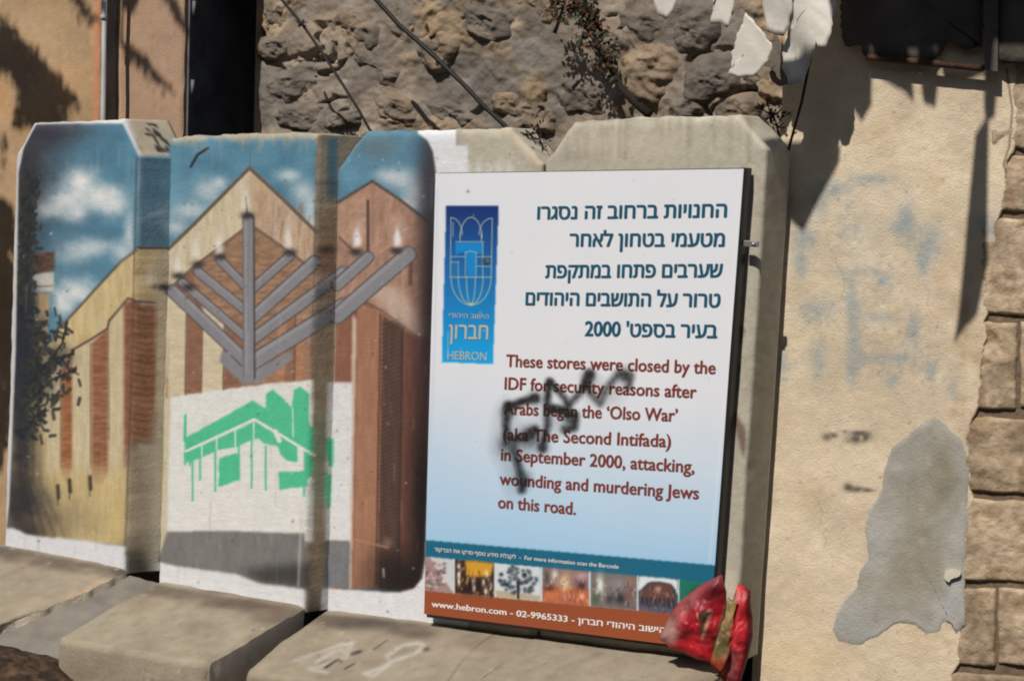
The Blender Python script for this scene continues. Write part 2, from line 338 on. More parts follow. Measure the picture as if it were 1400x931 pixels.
K.blob(590, 420, 20, 210, (42, 32, 36), .9); K.blob(582, 690, 22, 130, (24, 18, 18), .95, .3); K.blob(548, 780, 40, 34, (30, 22, 22), .8, .4); K.blob(590, 240, 12, 50, (62, 64, 76), .8)
K.line([(480, 736), (530, 748)], 3, (170, 120, 100), 1.5, .7); K.blob(530, 742, 8, 8, (150, 112, 100), .6); K.line([(524, 778), (525, 788)], 3, (204, 190, 180), 1, .8)
# second groove
K.fill([(433, 150), (463, 150), (461, 300), (434, 300)], (150, 138, 118), 1, tex=12); K.fill([(463, 150), (505, 150), (500, 182), (461, 236)], (148, 132, 112), 1, tex=14)
K.fill([(448, 190), (462, 187), (460, 270), (448, 274)], (76, 112, 132), 1.6, .9)
K.fill([(433, 290), (462, 290), (446, 860), (416, 850)], (146, 128, 106), 3, tex=14, ts=(6, 24))
K.fill([(433, 330), (461, 326), (459, 380), (433, 384)], (146, 112, 90), 4, .7); K.blob(447, 341, 14, 6, (66, 58, 54), .8); K.line([(432, 400), (460, 380)], 18, (134, 130, 128), 2.5, .6)
K.fill([(431, 560), (449, 560), (446, 690), (428, 690)], (120, 140, 118), 4, .5); K.line([(433, 200), (424, 600), (416, 834)], 2, (86, 78, 68), 1, .55); K.line([(461, 240), (450, 600), (444, 836)], 2.5, (190, 182, 160), 1, .6)
K.blob(430, 840, 16, 26, (70, 64, 58), .8, .4)
# --- white patch
K.fill([(233, 543), (300, 533), (363, 525), (428, 519), (428, 740), (228, 735)], (206, 207, 205), 1.2, wob=3, tex=7, ts=(20, 3))
K.fill([(449, 523), (482, 523), (479, 740), (444, 740)], (204, 206, 208), 1.2, tex=6)
K.fill([(218, 545), (232, 545), (226, 770), (214, 770)], (190, 178, 148), 1.6)
K.fill([(228, 727), (300, 725), (416, 729), (424, 806), (405, 802), (355, 796), (322, 784), (241, 774), (216, 768)], (112, 110, 110), 1.4, tex=10, ts=(6, 20))
K.fill([(330, 778), (424, 768), (420, 808), (400, 802), (355, 796)], (46, 46, 46), 6, .8, wob=6)
K.fill([(445, 738), (479, 740), (477, 804), (442, 802)], (110, 112, 118), 1.3, tex=6)
K.line([(412, 700), (408, 800)], 4, (190, 186, 180), 2, .45)
K.fill([(216, 768), (241, 775), (322, 786), (355, 798), (418, 806), (418, 840), (210, 806)], (204, 206, 210), 1.6, wob=3, tex=8, ts=(20, 5))
K.fill([(442, 804), (550, 812), (600, 800), (600, 860), (440, 845)], (206, 208, 212), 1.4, wob=3)
K.fill([(0, 722), (15, 722), (45, 732), (110, 738), (172, 748), (172, 790), (-20, 752)], (200, 203, 210), 1.6, wob=3)
for k in range(30): x = rr.uniform(-10, 14); y = rr.uniform(660, 740); K.line([(x, y), (x+rr.uniform(-6, 6), y+rr.uniform(-9, 9))], 1.3, (70, 78, 92), .8, .6)
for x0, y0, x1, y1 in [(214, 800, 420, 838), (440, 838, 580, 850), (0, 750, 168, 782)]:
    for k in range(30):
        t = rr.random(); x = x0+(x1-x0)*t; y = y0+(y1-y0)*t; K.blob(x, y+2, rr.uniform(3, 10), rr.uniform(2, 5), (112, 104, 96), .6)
# --- green building
q = lambda *a: [(200+x/2.45, 480+y/2.45) for x, y in a]
GR = (64, 188, 140)
K.fill(q((128, 292), (355, 166), (400, 192), (402, 145), (425, 128), (488, 188), (494, 130), (515, 118), (546, 142), (546, 245), (562, 262), (562, 345), (365, 232), (128, 338)), GR, .9, wob=2)
K.fill(q((126, 342), (365, 236), (505, 318), (505, 372), (450, 345), (440, 318), (395, 310), (375, 292), (345, 300), (300, 322), (240, 330), (150, 372), (128, 370)), GR, .9, wob=2)
K.fill(q((528, 330), (560, 345), (560, 410), (528, 440)), GR, .9)
K.line(q((130, 336), (362, 228), (430, 268), (560, 348)), 3.2, (214, 214, 206), .9)
K.line(q((490, 190), (492, 286)), 1.8, (190, 214, 196), .8); K.line(q((186, 312), (186, 350)), 1.6, (190, 214, 196), .8); K.line(q((236, 290), (236, 345)), 1.8, (200, 216, 200), .8)
K.line(q((298, 262), (298, 330)), 1.8, (200, 216, 200), .8); K.line(q((360, 236), (360, 300)), 1.6, (200, 216, 200), .8); K.line(q((432, 268), (446, 300)), 6, (210, 214, 204), 1)
K.fill(q((243, 360), (300, 340), (312, 345), (312, 430), (243, 455)), GR, .9, wob=1.5); K.fill(q((444, 402), (540, 402), (540, 452), (444, 464)), GR, .9, wob=1.5)
K.fill(q((450, 345), (506, 350), (506, 372), (470, 366)), GR, .9); K.line(q((131, 215), (129, 300)), 4, GR, 1)
for x, y0, y1 in [(130, 340, 378), (155, 370, 500), (180, 350, 430), (231, 330, 468), (310, 300, 430), (353, 300, 456), (400, 320, 464), (528, 420, 482), (146, 360, 380)]: K.line(q((x, y0), (x, y1)), 3., GR, .9, .9)
K.fill(q((604, 292), (628, 294), (627, 390), (612, 385), (604, 350)), (66, 186, 142), 1); K.fill(q((600, 400), (622, 420), (618, 520), (606, 530), (600, 480)), (80, 192, 150), 1.2)
# --- menorah
SH = (70, 66, 70); LT = (146, 144, 150); GY = (124, 124, 131)
def arm(a, b, w):
    w *= 1.12
    K.line([a, b], w+3, SH, 1.1); K.line([a, b], w, GY, 1.); dx, dy = b[0]-a[0], b[1]-a[1]; L = math.hypot(dx, dy); nx, ny = -dy/L, dx/L
    if ny > 0: nx, ny = -nx, -ny
    K.line([(a[0]+nx*w*.3, a[1]+ny*w*.3), (b[0]+nx*w*.3, b[1]+ny*w*.3)], w*.25, LT, 1., .6)
for a, b, w in [((236, 398), (343, 500), 14), ((249, 386), (338, 463), 9), ((271, 372), (336, 425), 10), ((301, 356), (336, 392), 9),
                ((344, 396), (396, 350), 10), ((344, 436), (430, 358), 14), ((344, 465), (470, 372), 13), ((344, 496), (470, 418), 18)]: arm(a, b, w)
K.fill([(303, 480), (345, 508), (398, 480), (400, 492), (352, 524), (332, 524), (300, 495)], GY, 1.2); K.fill([(305, 482), (325, 480), (345, 500), (332, 508)], GY, 1); K.line([(316, 486), (330, 500)], 2, SH, 1, .8)
K.line([(340, 300), (341, 515)], 17, SH, 1); K.line([(339, 302), (340, 518)], 13.5, GY, 1); K.line([(336, 306), (337, 510)], 3, LT, 1, .55); K.line([(336, 270), (338, 292)], 3, (100, 96, 98), 1)
for a, b, w in [((461, 390), (503, 352), 13), ((461, 432), (558, 348), 18)]: arm(a, b, w)
for x, y in [(244, 376), (271, 361), (301, 350), (338, 294), (397, 345), (487, 344), (542, 342), (224, 392), (259, 392)]: K.blob(x, y, 9, 4.5, (48, 42, 48), .95, .3); K.blob(x, y+3, 7, 3, (60, 54, 60), .8)
for x, y, c in [(242, 360, .6), (267, 338, .6), (299, 334, .75), (335, 272, .5), (394, 326, .8), (488, 324, 1), (543, 324, 1), (205, 378, .4)]:
    K.fill([(x, y-14), (x+5, y), (x+6, y+12), (x-4, y+14), (x-5, y)], (216, 214, 214), 2, c); K.blob(x+2, y-14, 8, 12, (214, 208, 200), .3*c)
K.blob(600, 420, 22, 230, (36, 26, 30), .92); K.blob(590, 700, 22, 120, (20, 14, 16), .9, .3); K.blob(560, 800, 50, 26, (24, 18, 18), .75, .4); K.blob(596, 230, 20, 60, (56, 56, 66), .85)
K.fill([(568, 160), (572, 183), (585, 193), (592, 208), (597, 240), (640, 240), (624, 225), (624, 160)], WH, 1.1)
K.fill([(597, 200), (640, 200), (640, 870), (440, 870), (442, 806), (545, 810), (566, 804), (577, 790), (581, 765), (589, 560), (596, 300)], (206, 208, 214), 1.2, tex=6)
K.line([(575, 790), (581, 765), (589, 560), (597, 300), (597, 240)], 3, (90, 84, 88), 2.5, .4)
# --- writing sprayed on the slab tops
K.line([(200, 186), (204, 170), (214, 170), (210, 182), (200, 186)], 2.6, (36, 34, 36), .9); K.line([(213, 180), (228, 196), (230, 206), (216, 206), (212, 182)], 4, (30, 28, 30), .9); K.line([(205, 180), (222, 206)], 2.5, (50, 48, 48), .9, .8)
K.line([(284, 203), (270, 212), (261, 228)], 3.6, (38, 38, 42), 1)
for y in (185, 190, 200): K.line([(724, y), (745, y+12)], 1.5, (60, 56, 52), 1, .5)
# streaks, pores and stains over everything
for k in range(260):
    x = rr.uniform(20, 600); y = rr.uniform(180, 780); l = rr.uniform(10, 50); K.line([(x, y), (x-l*.03, y+l)], rr.uniform(1, 3), rr.choice([(90, 76, 66), (200, 196, 186), (120, 104, 88)]), 2, rr.uniform(.05, .16))
for k in range(320):
    x = rr.uniform(20, 1045); y = rr.uniform(165, 840); K.blob(x, y, rr.uniform(.8, 1.8), rr.uniform(.8, 1.8), rr.choice([(70, 62, 54), (214, 210, 200)]), rr.uniform(.3, .7))
for k in range(40):
    x = rr.uniform(750, 1040); K.line([(x, 160), (x-1, 160+rr.uniform(10, 60))], rr.uniform(2, 6), rr.choice([(132, 124, 108), (188, 182, 166), (112, 104, 90)]), 3, .3)
for k in range(30):
    x = rr.uniform(240, 430); K.line([(x, 184), (x-1, 184+rr.uniform(6, 26))], rr.uniform(2, 5), (150, 142, 124), 3, .4)
# stains of the plain slabs, and a painted cast shadow
K.line([(690, 176), (742, 224)], 16, (182, 168, 146), 4, .6); K.blob(860, 195, 90, 18, (186, 178, 158), .5, .5); K.blob(780, 215, 40, 12, (148, 140, 124), .5, .5); K.line([(785, 167), (850, 164), (900, 164)], 3, (120, 112, 98), 2, .5)
K.line([(1008, 160), (1046, 206), (1040, 300), (1002, 900)], 4, (190, 182, 164), 2, .5)
K.fill([(1010, 438), (1019, 452), (1012, 470), (1004, 490), (1012, 500), (1004, 560), (1020, 590), (1018, 630), (1002, 580)], (110, 84, 76), 1.6, .85, wob=4)  # cast shadow on the rightmost slab, painted into its colour
K.fill([(990, 780), (1010, 780), (1006, 920), (980, 920)], (186, 178, 160), 2)

K.line([(46, 167), (28, 202), (21, 236), (17, 480), (8, 690), (2, 740)], 9, (200, 200, 202), 1.6, .9); K.line([(46, 169), (168, 166)], 3, (196, 196, 196), 1.2, .8)
g_ = K.c.mean(-1, keepdims=True); K.c = g_+(K.c-g_)*.84
def slab(px_top, px_bot, depth, name, parent, splay=0., step=1.5, seed=0, right_px=None):
    x0, x1 = px_top[0][0], px_top[-1][0]
    nu = max(8, int((x1-x0)/step)); nv = max(8, int(640/step)); s = np.linspace(0, 1, nu)
    tx = x0+(x1-x0)*s; ty = np.interp(tx, [p[0] for p in px_top], [p[1] for p in px_top])
    bx = px_bot[0][0]+(px_bot[-1][0]-px_bot[0][0])*s; by = np.interp(bx, [p[0] for p in px_bot], [p[1] for p in px_bot])
    T = np.array([P(a, b) for a, b in zip(tx, ty)]); B = np.array([P(a, b) for a, b in zip(bx, by)]); B[:, 2] -= .02
    T[:, 2] += fbm(T[:, 0]*18, T[:, 0]*0+seed, seed, 4)*.018
    v = np.linspace(0, 1, nv)[None, :, None]
    G = B[:, None]*(1-v)+T[:, None]*v
    g = G.reshape(-1, 3)
    edge = np.minimum.outer
    u_ = s[:, None]*np.ones((1, nv)); v_ = np.ones((nu, 1))*v[0, :, 0][None]
    W_ = np.linalg.norm(T[-1]-T[0]); H_ = 2.
    de = np.minimum(np.minimum(u_*W_, (1-u_)*W_), np.minimum((1-v_)*H_, 9))
    dy = fbm(G[..., 0]*4, G[..., 2]*4, seed+3, 4)*.006 + .016*np.exp(-de/.012)*(1+1.0*fbm(G[..., 0]*12, G[..., 2]*12, seed+5, 3))
    G[..., 1] += dy
    ex = fbm(G[..., 2]*7, G[..., 2]*0+seed, seed+8, 3)*.008
    G[..., 0] += ex*(np.exp(-u_*W_/.05)+np.exp(-(1-u_)*W_/.05))
    V = [G.reshape(-1, 3)]; FC = [gridfaces(nu, nv)]
    idx = np.arange(nu*nv).reshape(nu, nv)
    loop = np.concatenate([idx[:, 0], idx[-1, 1:], idx[-2::-1, -1], idx[0, -2:0:-1]])
    L0 = V[0][loop]; exl = (ex*(np.exp(-u_*W_/.05)+np.exp(-(1-u_)*W_/.05))).reshape(-1)[loop]; sv = u_.reshape(-1)[loop]; nd = 14; n = len(loop); off = nu*nv; prev = loop
    for k in range(1, nd+1):
        t = k/nd; Q = L0.copy(); Q[:, 1] = Q[:, 1]*(1-t) + depth*t; Q[:, 0] += splay*sv*t - (exl*min(1, t*3))
        Q += np.stack([fbm(Q[:, 2]*5, Q[:, 1]*9, seed+21, 3), 0*Q[:, 0], fbm(Q[:, 0]*9, Q[:, 1]*9, seed+22, 3)], 1)*.003
        V.append(Q); cur = np.arange(off, off+n); off += n
        FC.append(np.stack([prev, np.roll(prev, -1), np.roll(cur, -1), cur], 1)[:, ::-1]); prev = cur
    V = np.concatenate(V); FC = np.concatenate(FC)
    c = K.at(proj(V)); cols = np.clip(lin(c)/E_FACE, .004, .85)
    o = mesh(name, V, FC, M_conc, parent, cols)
    # close the back with its own polygon
    bm = bmesh.new(); bm.from_mesh(o.data); bm.verts.ensure_lookup_table()
    try: bm.faces.new([bm.verts[i] for i in prev])
    except ValueError: pass
    bmesh.ops.recalc_face_normals(bm, faces=bm.faces[:]); bm.to_mesh(o.data); bm.free()
    return o

# ---------------------------------------------------------------- paint and stains of the feet
KF = Canvas(-140, 690, 1100, 1000, (163, 152, 133), 41, 9)
for k in range(150):
    x = rr.uniform(-80, 1000); y = rr.uniform(760, 960); KF.line([(x, y), (x-rr.uniform(20, 70), y+rr.uniform(10, 42))], rr.uniform(2, 7), rr.choice([(182, 170, 150), (140, 128, 112), (150, 146, 134), (172, 154, 128)]), 4, .3)
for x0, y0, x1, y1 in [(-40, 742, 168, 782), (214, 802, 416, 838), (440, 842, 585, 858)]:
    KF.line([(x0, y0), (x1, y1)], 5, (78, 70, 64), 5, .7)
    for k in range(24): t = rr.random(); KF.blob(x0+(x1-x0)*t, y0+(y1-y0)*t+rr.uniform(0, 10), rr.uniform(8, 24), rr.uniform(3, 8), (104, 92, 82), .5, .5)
for a in [(330, 826, 50, 8), (370, 846, 30, 8), (300, 808, 40, 5)]: KF.blob(*a, (102, 86, 76), .65, .5)
KF.blob(500, 852, 50, 8, (82, 76, 72), .7, .5); KF.blob(180, 790, 26, 16, (70, 62, 60), .8, .5)
w_ = (206, 206, 200)
z = lambda *a: [(400+x/4.667, 840+y/4.667) for x, y in a]
KF.line(z((10, 290), (150, 250), (300, 190), (380, 185), (340, 270), (180, 330), (100, 340), (220, 370)), 4.5, w_, 3, .7); KF.line(z((150, 300), (300, 215), (350, 250)), 5, w_, 2, .8)
KF.line(z((60, 300), (200, 250), (330, 260)), 10, (196, 192, 184), 4, .45)
KF.line(z((620, 250), (700, 195), (800, 178), (840, 200), (780, 250), (650, 290), (560, 340), (460, 375), (520, 390), (620, 310), (600, 260)), 4.5, w_, 3, .7)
KF.line(z((210, 335), (290, 285), (310, 300)), 3.5, (50, 50, 46), 1.2, .9); KF.line(z((380, 250), (430, 235)), 5, (60, 60, 58), 1.6, .9); KF.line(z((335, 345), (395, 310)), 2, (60, 58, 54), 1, .9); KF.line(z((520, 220), (600, 165)), 2.6, (96, 88, 76), 1.2, .8); KF.blob(583, 887, 4, 3, (50, 44, 44), .9)
KF.blob(660, 880, 36, 18, (128, 116, 102), .5, .6)
KF.line([(690, 857), (655, 880), (630, 905), (612, 931)], 2, (120, 110, 96), 1.2, .9)
for k in range(80):
    t = rr.random(); x = 150-112*t; y = 800+15*t+80*t*t; KF.blob(x+rr.uniform(-10, 6), y+rr.uniform(-8, 8), rr.uniform(2, 5), rr.uniform(2, 4), rr.choice([(206, 190, 164), (196, 170, 142), (120, 98, 80), (214, 204, 184)]), .8, .6)
    KF.blob(x, y, 10, 8, (190, 166, 140), .25)
for k in range(420):
    x = rr.uniform(-60, 1010); y = rr.uniform(750, 935); KF.blob(x, y, rr.uniform(.8, 2.4), rr.uniform(.7, 1.5), rr.choice([(96, 86, 74), (120, 108, 94), (206, 196, 178)]), rr.uniform(.4, .8))
for k in range(60):
    x = rr.uniform(-60, 1010); y = rr.uniform(780, 935); KF.blob(x, y, rr.uniform(10, 46), rr.uniform(4, 12), rr.choice([(184, 172, 152), (142, 128, 110), (150, 142, 128), (134, 118, 98)]), rr.uniform(.2, .5), .8)
GZ = -.42
def foot(xl, xr, zbl, zbr, yf, zfl, zfr, parent, seed, rag_r=0.004, bow=0., turn=0., rl=1., rrt=1.):
    nu = 150; s = np.linspace(0, 1, nu)
    prof = [(0, 0.)] + [(k/40., k/40.) for k in range(1, 38)]       # (fraction outward, fraction of drop)
    rows = []
    for a, b in prof: rows.append((a, b, 0.))
    for k in range(0, 9): an = math.pi/2*k/8; rows.append((.95+.05*math.sin(an), .95, -.035*(1-math.cos(an))))
    for k in range(1, 22): rows.append((1+.02*k/21., .95, -.035-(.42)*k/21.))
    G = np.zeros((nu, len(rows), 3))
    for j, (a, b, dz) in enumerate(rows):
        y = yf*a*np.ones(nu) + a*turn*s
        zb = zbl+(zbr-zbl)*s; zf = zfl+(zfr-zfl)*s
        G[:, j, 0] = xl+(xr-xl)*s; G[:, j, 1] = y; G[:, j, 2] = zb+(zf-zb)*b + dz
    r = fbm(G[..., 1]*14+G[..., 2]*14, G[..., 1]*0+seed, seed, 5)*2
    rag_ = r*rag_r*s[:, None]**3*2.2
    G[..., 0] += rag_ + fbm(G[..., 1]*9, G[..., 2]*9, seed+2, 4)*.012*(1-s[:, None])**3
    corner = np.clip((s-.93)/.07, 0, 1)**2; cl = rl*np.clip((.07-s)/.07, 0, 1)**2; corner = corner*rrt; av = np.array([max(0, a-.5)*2 for a, b, d in rows])
    G[..., 1] += (corner[:, None]*.03+cl[:, None]*.08)*av[None]
    G[..., 0] -= bow*(s[:, None]**5)*np.array([a for a, b, d in rows])[None]**1.3
    G[..., 2] -= .012*(corner+cl)[:, None]
    G[..., 2] += fbm(G[..., 0]*6, G[..., 1]*6, seed+4, 5)*.012 + fbm(G[..., 0]*50, G[..., 1]*50, seed+6, 3)*.003*np.linspace(0, 1, len(rows))[None]
    nr = len(rows); V = [G.reshape(-1, 3)]; FC = [gridfaces(nu, nr, flip=True)]; off = nu*nr
    for side in (0, -1):
        e = G[side]; nd = 14; rowsV = []
        for k in range(nd+1):
            t = k/nd; Q = e.copy(); Q[:, 0] -= rag_[side]*min(1, t*5); Q[:, 2] = Q[:, 2]*(1-t) + (GZ-.04)*t; Q[:, 0] += (fbm(Q[:, 1]*8, Q[:, 2]*8, seed+31, 4)*.014*min(1, t*5))+(-.03*math.sin(t*3)*(1 if side else -1))*rag_r/.01*.3
            rowsV.append(Q)
        A = np.stack(rowsV); V.append(A.reshape(-1, 3)); FC.append(gridfaces(nd+1, nr, off, flip=(side == 0))); off += (nd+1)*nr
    V = np.concatenate(V); FC = np.concatenate(FC)
    c = lin(KF.at(proj(V)))/E_FOOT
    top = np.zeros(len(V)); top[:nu*nr] = 1
    side_c = lin((196, 186, 170))/E_FACE*(1+.5*fbm(V[:, 1]*9, V[:, 2]*9, seed, 4))[:, None]
    c = c*top[:, None]+side_c*(1-top[:, None])
    return mesh('foot', V, FC, M_foot, parent, np.clip(c, .01, .8))

GB = 'precast concrete wall sections standing in a row'
b1 = empty('concrete_barrier', P(90, 765), 'leftmost tall concrete wall section, painted with blue sky, white clouds, chimney and dark tree', 'concrete barrier', GB)
spl = P(238, 700, .22)[0]-P(172, 700)[0]
slab([(20, 232), (24, 208), (45, 168), (167, 164), (191, 214)], [(4, 748), (170, 780)], .22, 'slab', b1, splay=spl, seed=1)
foot(-3.42, -2.14, 0.0, -.01, -.60, -.20, -.205, b1, 5, rag_r=.006, bow=.26)
nx, ny = 60, 60; U, V_ = np.meshgrid(np.linspace(0, 1, nx), np.linspace(0, 1, ny), indexing='ij'); G = np.zeros((nx, ny, 3)); G[..., 0] = -2.62+U*.72; yy = np.minimum(V_/.85, 1)
G[..., 1] = -.655*yy+.02; G[..., 2] = -.055-.215*yy-np.clip((V_-.85)/.15, 0, 1)*.3 - .03*np.clip(yy-.9, 0, 1)*10*.5 + fbm(G[..., 0]*6, G[..., 1]*6, 3, 4)*.03
G[..., 1] -= np.clip((V_-.85)/.15, 0, 1)*.05
mf = mesh('mortar_fill', G.reshape(-1, 3), gridfaces(nx, ny, flip=True), mat('grey_fill', (.20, .185, .16), .95, var=.2, vs=7, bump=.6)); tag(mf, 'grey cement filling the gap between the feet of the two leftmost painted sections', 'cement')
b2 = empty('concrete_barrier', P(315, 815), 'concrete wall section painted with gabled roof, grey candelabrum and green building on a white patch', 'concrete barrier', GB)
slab([(232, 188), (328, 183), (434, 182)], [(215, 798), (416, 833)], .24, 'slab', b2, splay=.10, seed=2)
foot(-1.952, -1.085, -.045, -.035, -.72, -.17, -.135, b2, 9)
b3 = empty('concrete_barrier', P(590, 850), 'third concrete wall section from the left, with pink gable painted beside the white sign', 'concrete barrier', GB)
slab([(460, 232), (500, 180), (697, 175), (741, 224)], [(445, 834), (575, 850), (733, 872)], .22, 'slab', b3, seed=3)
foot(-.965, .119, -.03, .02, -.66, -.165, -.075, b3, 13, rrt=.2)
b4 = empty('concrete_barrier', P(870, 880), 'unpainted rightmost concrete wall section with cut corners, standing behind the large white sign', 'concrete barrier', GB)
slab([(744, 222), (785, 166), (880, 161), (1010, 157), (1048, 205)], [(736, 870), (1003, 903)], .22, 'slab', b4, splay=.02, step=2.6, seed=4)
foot(.122, 1.012, .02, .06, -.66, -.075, .0, b4, 17, rl=.1)

# ================================================================ SIGN
KS = Canvas(560, 220, 1050, 900, (213, 216, 225), 77, 1.2)
t = np.clip((KS.Y-(470+(KS.X-580)*.1))/270., 0, 1)**1.6
KS.c = KS.c*(1-t[..., None]) + np.array((150, 190, 222.))*t[..., None]
t = np.exp(-((KS.X-590)**2/50**2 + (KS.Y-700)**2/120**2)); KS.c = KS.c*(1-.35*t[..., None]) + np.array((160, 192, 220.))*.35*t[..., None]
KS.fill([(570, 736), (583, 738), (985, 773), (985, 800), (570, 760)], (32, 98, 126), .8)
KS.fill([(560, 804), (576, 806), (927, 839), (985, 845), (985, 900), (560, 860)], (140, 74, 48), .8)
KS.fill([(926, 792), (985, 797), (985, 846), (926, 840)], (36, 112, 96), 1.2); KS.blob(955, 812, 12, 10, (40, 60, 52), .8)
yt = lambda x: 761+(x-581)*.0895; yb = lambda x: 806+(x-576)*.094
def thumb(xa, xb, base):
    KS.fill([(xa, yt(xa)), (xb, yt(xb)), (xb, yb(xb)), (xa, yb(xa))], base, .7)
    return lambda u, v: (xa+(xb-xa)*u, (yt(xa)*(1-u)+yt(xb)*u)*(1-v)+(yb(xa)*(1-u)+yb(xb)*u)*v)
def tf(f, pts, col, bl=1., a=1.): KS.fill([f(*p) for p in pts], col, bl, a, wob=2)
def tb(f, u, v, rx, ry, col, a=.9): x, y = f(u, v); KS.blob(x, y, rx, ry, col, a, .6)
th = random.Random(5)
f = thumb(574, 620, (150, 128, 128)); tf(f, [(.3, 0), (1, 0), (1, 1), (.85, .8)], (186, 192, 196))
for k in range(60): tb(f, th.random()*.75, .15+th.random()*.8, 2.5, 2, th.choice([(190, 170, 176), (110, 84, 90), (92, 96, 92), (206, 190, 190), (150, 96, 104)]))
f = thumb(622, 676, (58, 44, 36)); tf(f, [(.25, 0), (1, .0), (.9, .4), (.3, .5)], (196, 146, 50), 1.5)
for u, v in [(.1, .2), (.1, .45), (.1, .65), (.45, .6), (.48, .8), (.72, .6), (.78, .85), (.8, .35), (.9, .7)]: tb(f, u, v, 2.2, 5, (226, 216, 200))
for u in (.25, .38, .6): tb(f, u, .75, 4, 10, (40, 30, 34))
f = thumb(678, 739, (196, 204, 212)); tf(f, [(0, .8), (1, .85), (1, 1), (0, 1)], (170, 160, 140))
for k in range(90):
    r = th.random()**.6; a = th.uniform(0, 6.28); tb(f, .5+.42*r*math.cos(a), .45+.42*r*math.sin(a), 2.6, 2.4, th.choice([(56, 66, 80), (40, 46, 56), (90, 100, 112), (66, 76, 74)]), .8)
KS.line([f(.5, .5), f(.5, .97)], 3, (44, 40, 40), 1)
f = thumb(742, 805, (140, 110, 104)); tf(f, [(0, .55), (1, .5), (1, 1), (0, 1)], (168, 96, 68)); tb(f, .48, .4, 7, 12, (214, 196, 160)); tb(f, .08, .3, 4, 10, (70, 72, 76)); tb(f, .26, .2, 4, 7, (206, 214, 210)); tb(f, .84, .45, 6, 7, (62, 40, 50)); tb(f, .15, .6, 6, 5, (60, 44, 46)); tb(f, .2, .8, 8, 6, (196, 110, 74)); tb(f, .85, .8, 9, 7, (190, 104, 68)); tb(f, .85, .75, 3, 4, (220, 170, 150)); tb(f, .85, .15, 8, 5, (176, 150, 160))
f = thumb(808, 871, (112, 104, 104)); tb(f, .2, .35, 5, 14, (224, 230, 226)); tb(f, .1, .8, 6, 8, (70, 96, 66)); tb(f, .55, .3, 14, 10, (130, 126, 130)); tb(f, .65, .7, 8, 8, (36, 38, 50)); tb(f, .85, .2, 6, 6, (150, 112, 90)); tb(f, .85, .6, 8, 10, (120, 88, 84)); tb(f, .4, .75, 5, 6, (60, 62, 70))
f = thumb(873, 927, (66, 66, 78)); tf(f, [(0, 0), (1, 0), (1, .45), (.85, .15), (.5, .1), (.25, .15), (0, .45)], (206, 214, 220)); tf(f, [(.1, .45), (.3, .2), (.8, .15), (.95, .5), (.9, .65), (.1, .65)], (96, 66, 62)); tb(f, .5, .33, 5, 4, (190, 140, 122)); tf(f, [(0, .85), (1, .85), (1, 1), (0, 1)], (84, 82, 96))
for k in range(8): x, y = f(.1+k*.11, .6); KS.line([(x, y), (x, y+7)], 2, (36, 34, 44), 1, .8)
for xa, xb, pal in [(743, 804, [(206, 150, 110), (120, 70, 60), (180, 160, 160), (90, 60, 60), (214, 190, 150)]), (809, 870, [(60, 60, 66), (160, 156, 160), (140, 104, 90), (200, 204, 200), (84, 76, 80)]), (874, 926, [(40, 40, 52), (110, 100, 104), (150, 120, 110)]), (624, 675, [(30, 26, 26), (214, 180, 110), (110, 70, 50)])]:
    for k in range(46):
        x = th.uniform(xa, xb); y = yt(x)+th.uniform(.2, .97)*(yb(x)-yt(x)); KS.line([(x, y), (x+th.uniform(-1, 1), y+th.uniform(1, 6))], th.uniform(1, 2.2), th.choice(pal), .8, .6)
for x in (621, 677, 740.5, 806.5, 872, 928): KS.line([(x, yt(x)), (x, yb(x))], 1.6, (200, 200, 196), .7)
# logo panel
LG = [(610, 282), (682, 281), (674, 498), (604, 495)]
sl = (slice(275-220, 505-220), slice(600-560, 690-560)); tt = np.clip((KS.Y-282)/214, 0, 1)[..., None]
grad = np.where(tt < .35, np.array((30, 52, 110.))*(1-tt/.35)+np.array((34, 96, 160.))*(tt/.35), np.array((34, 96, 160.))*(1-(tt-.35)/.65)+np.array((30, 158, 224.))*((tt-.35)/.65))
mk = Canvas(560, 220, 1050, 900, (0, 0, 0), 1, 0); mk.fill(LG, (255, 255, 255), .8); m_ = np.clip(mk.c[..., :1]/255, 0, 1); KS.c = KS.c*(1-m_)+grad*m_
e = lambda *a: [(600+x/4.135, 275+y/4.135) for x, y in a]; GL = (176, 180, 158)
KS.fill(e((95, 235), (250, 232), (250, 300), (215, 300), (210, 425), (160, 425), (150, 290), (120, 290), (95, 310)), (30, 128, 196), 1); KS.fill(e((75, 345), (110, 345), (110, 425), (75, 425)), (36, 110, 170), 1)
def arc(cx, cy, rx, ry, a0, a1, n=14): return e(*[(cx+rx*math.cos(math.radians(a0+(a1-a0)*i/n)), cy-ry*math.sin(math.radians(a0+(a1-a0)*i/n))) for i in range(n+1)])
def gl(p, w=1.3): KS.line(p, w, GL, .75, .85)
gl(e((68, 95), (66, 430))); gl(e((302, 100), (296, 430))); gl(arc(182, 210, 62, 118, 0, 180)); gl(arc(70, 190, 62, 95, 0, 90)); gl(arc(300, 190, 72, 92, 90, 180)); gl(arc(182, 430, 114, 158, 180, 360)); gl(e((64, 430), (296, 430)))
gl(arc(180, 430, 70, 155, 180, 270)); gl(arc(180, 430, 24, 155, 180, 270)); gl(arc(182, 430, 24, 155, 270, 360)); gl(arc(182, 430, 68, 155, 270, 360))
for p in [((66, 315), (150, 315)), ((215, 315), (298, 315)), ((215, 368), (298, 370)), ((66, 345), (110, 345)), ((95, 230), (255, 230)), ((150, 290), (150, 430)), ((210, 290), (210, 430)), ((110, 345), (110, 430)), ((248, 235), (248, 430)), ((150, 292), (180, 282), (212, 292)), ((80, 120), (80, 200)), ((120, 180), (120, 230)), ((240, 180), (240, 230))]: gl(e(*p), 1.1)
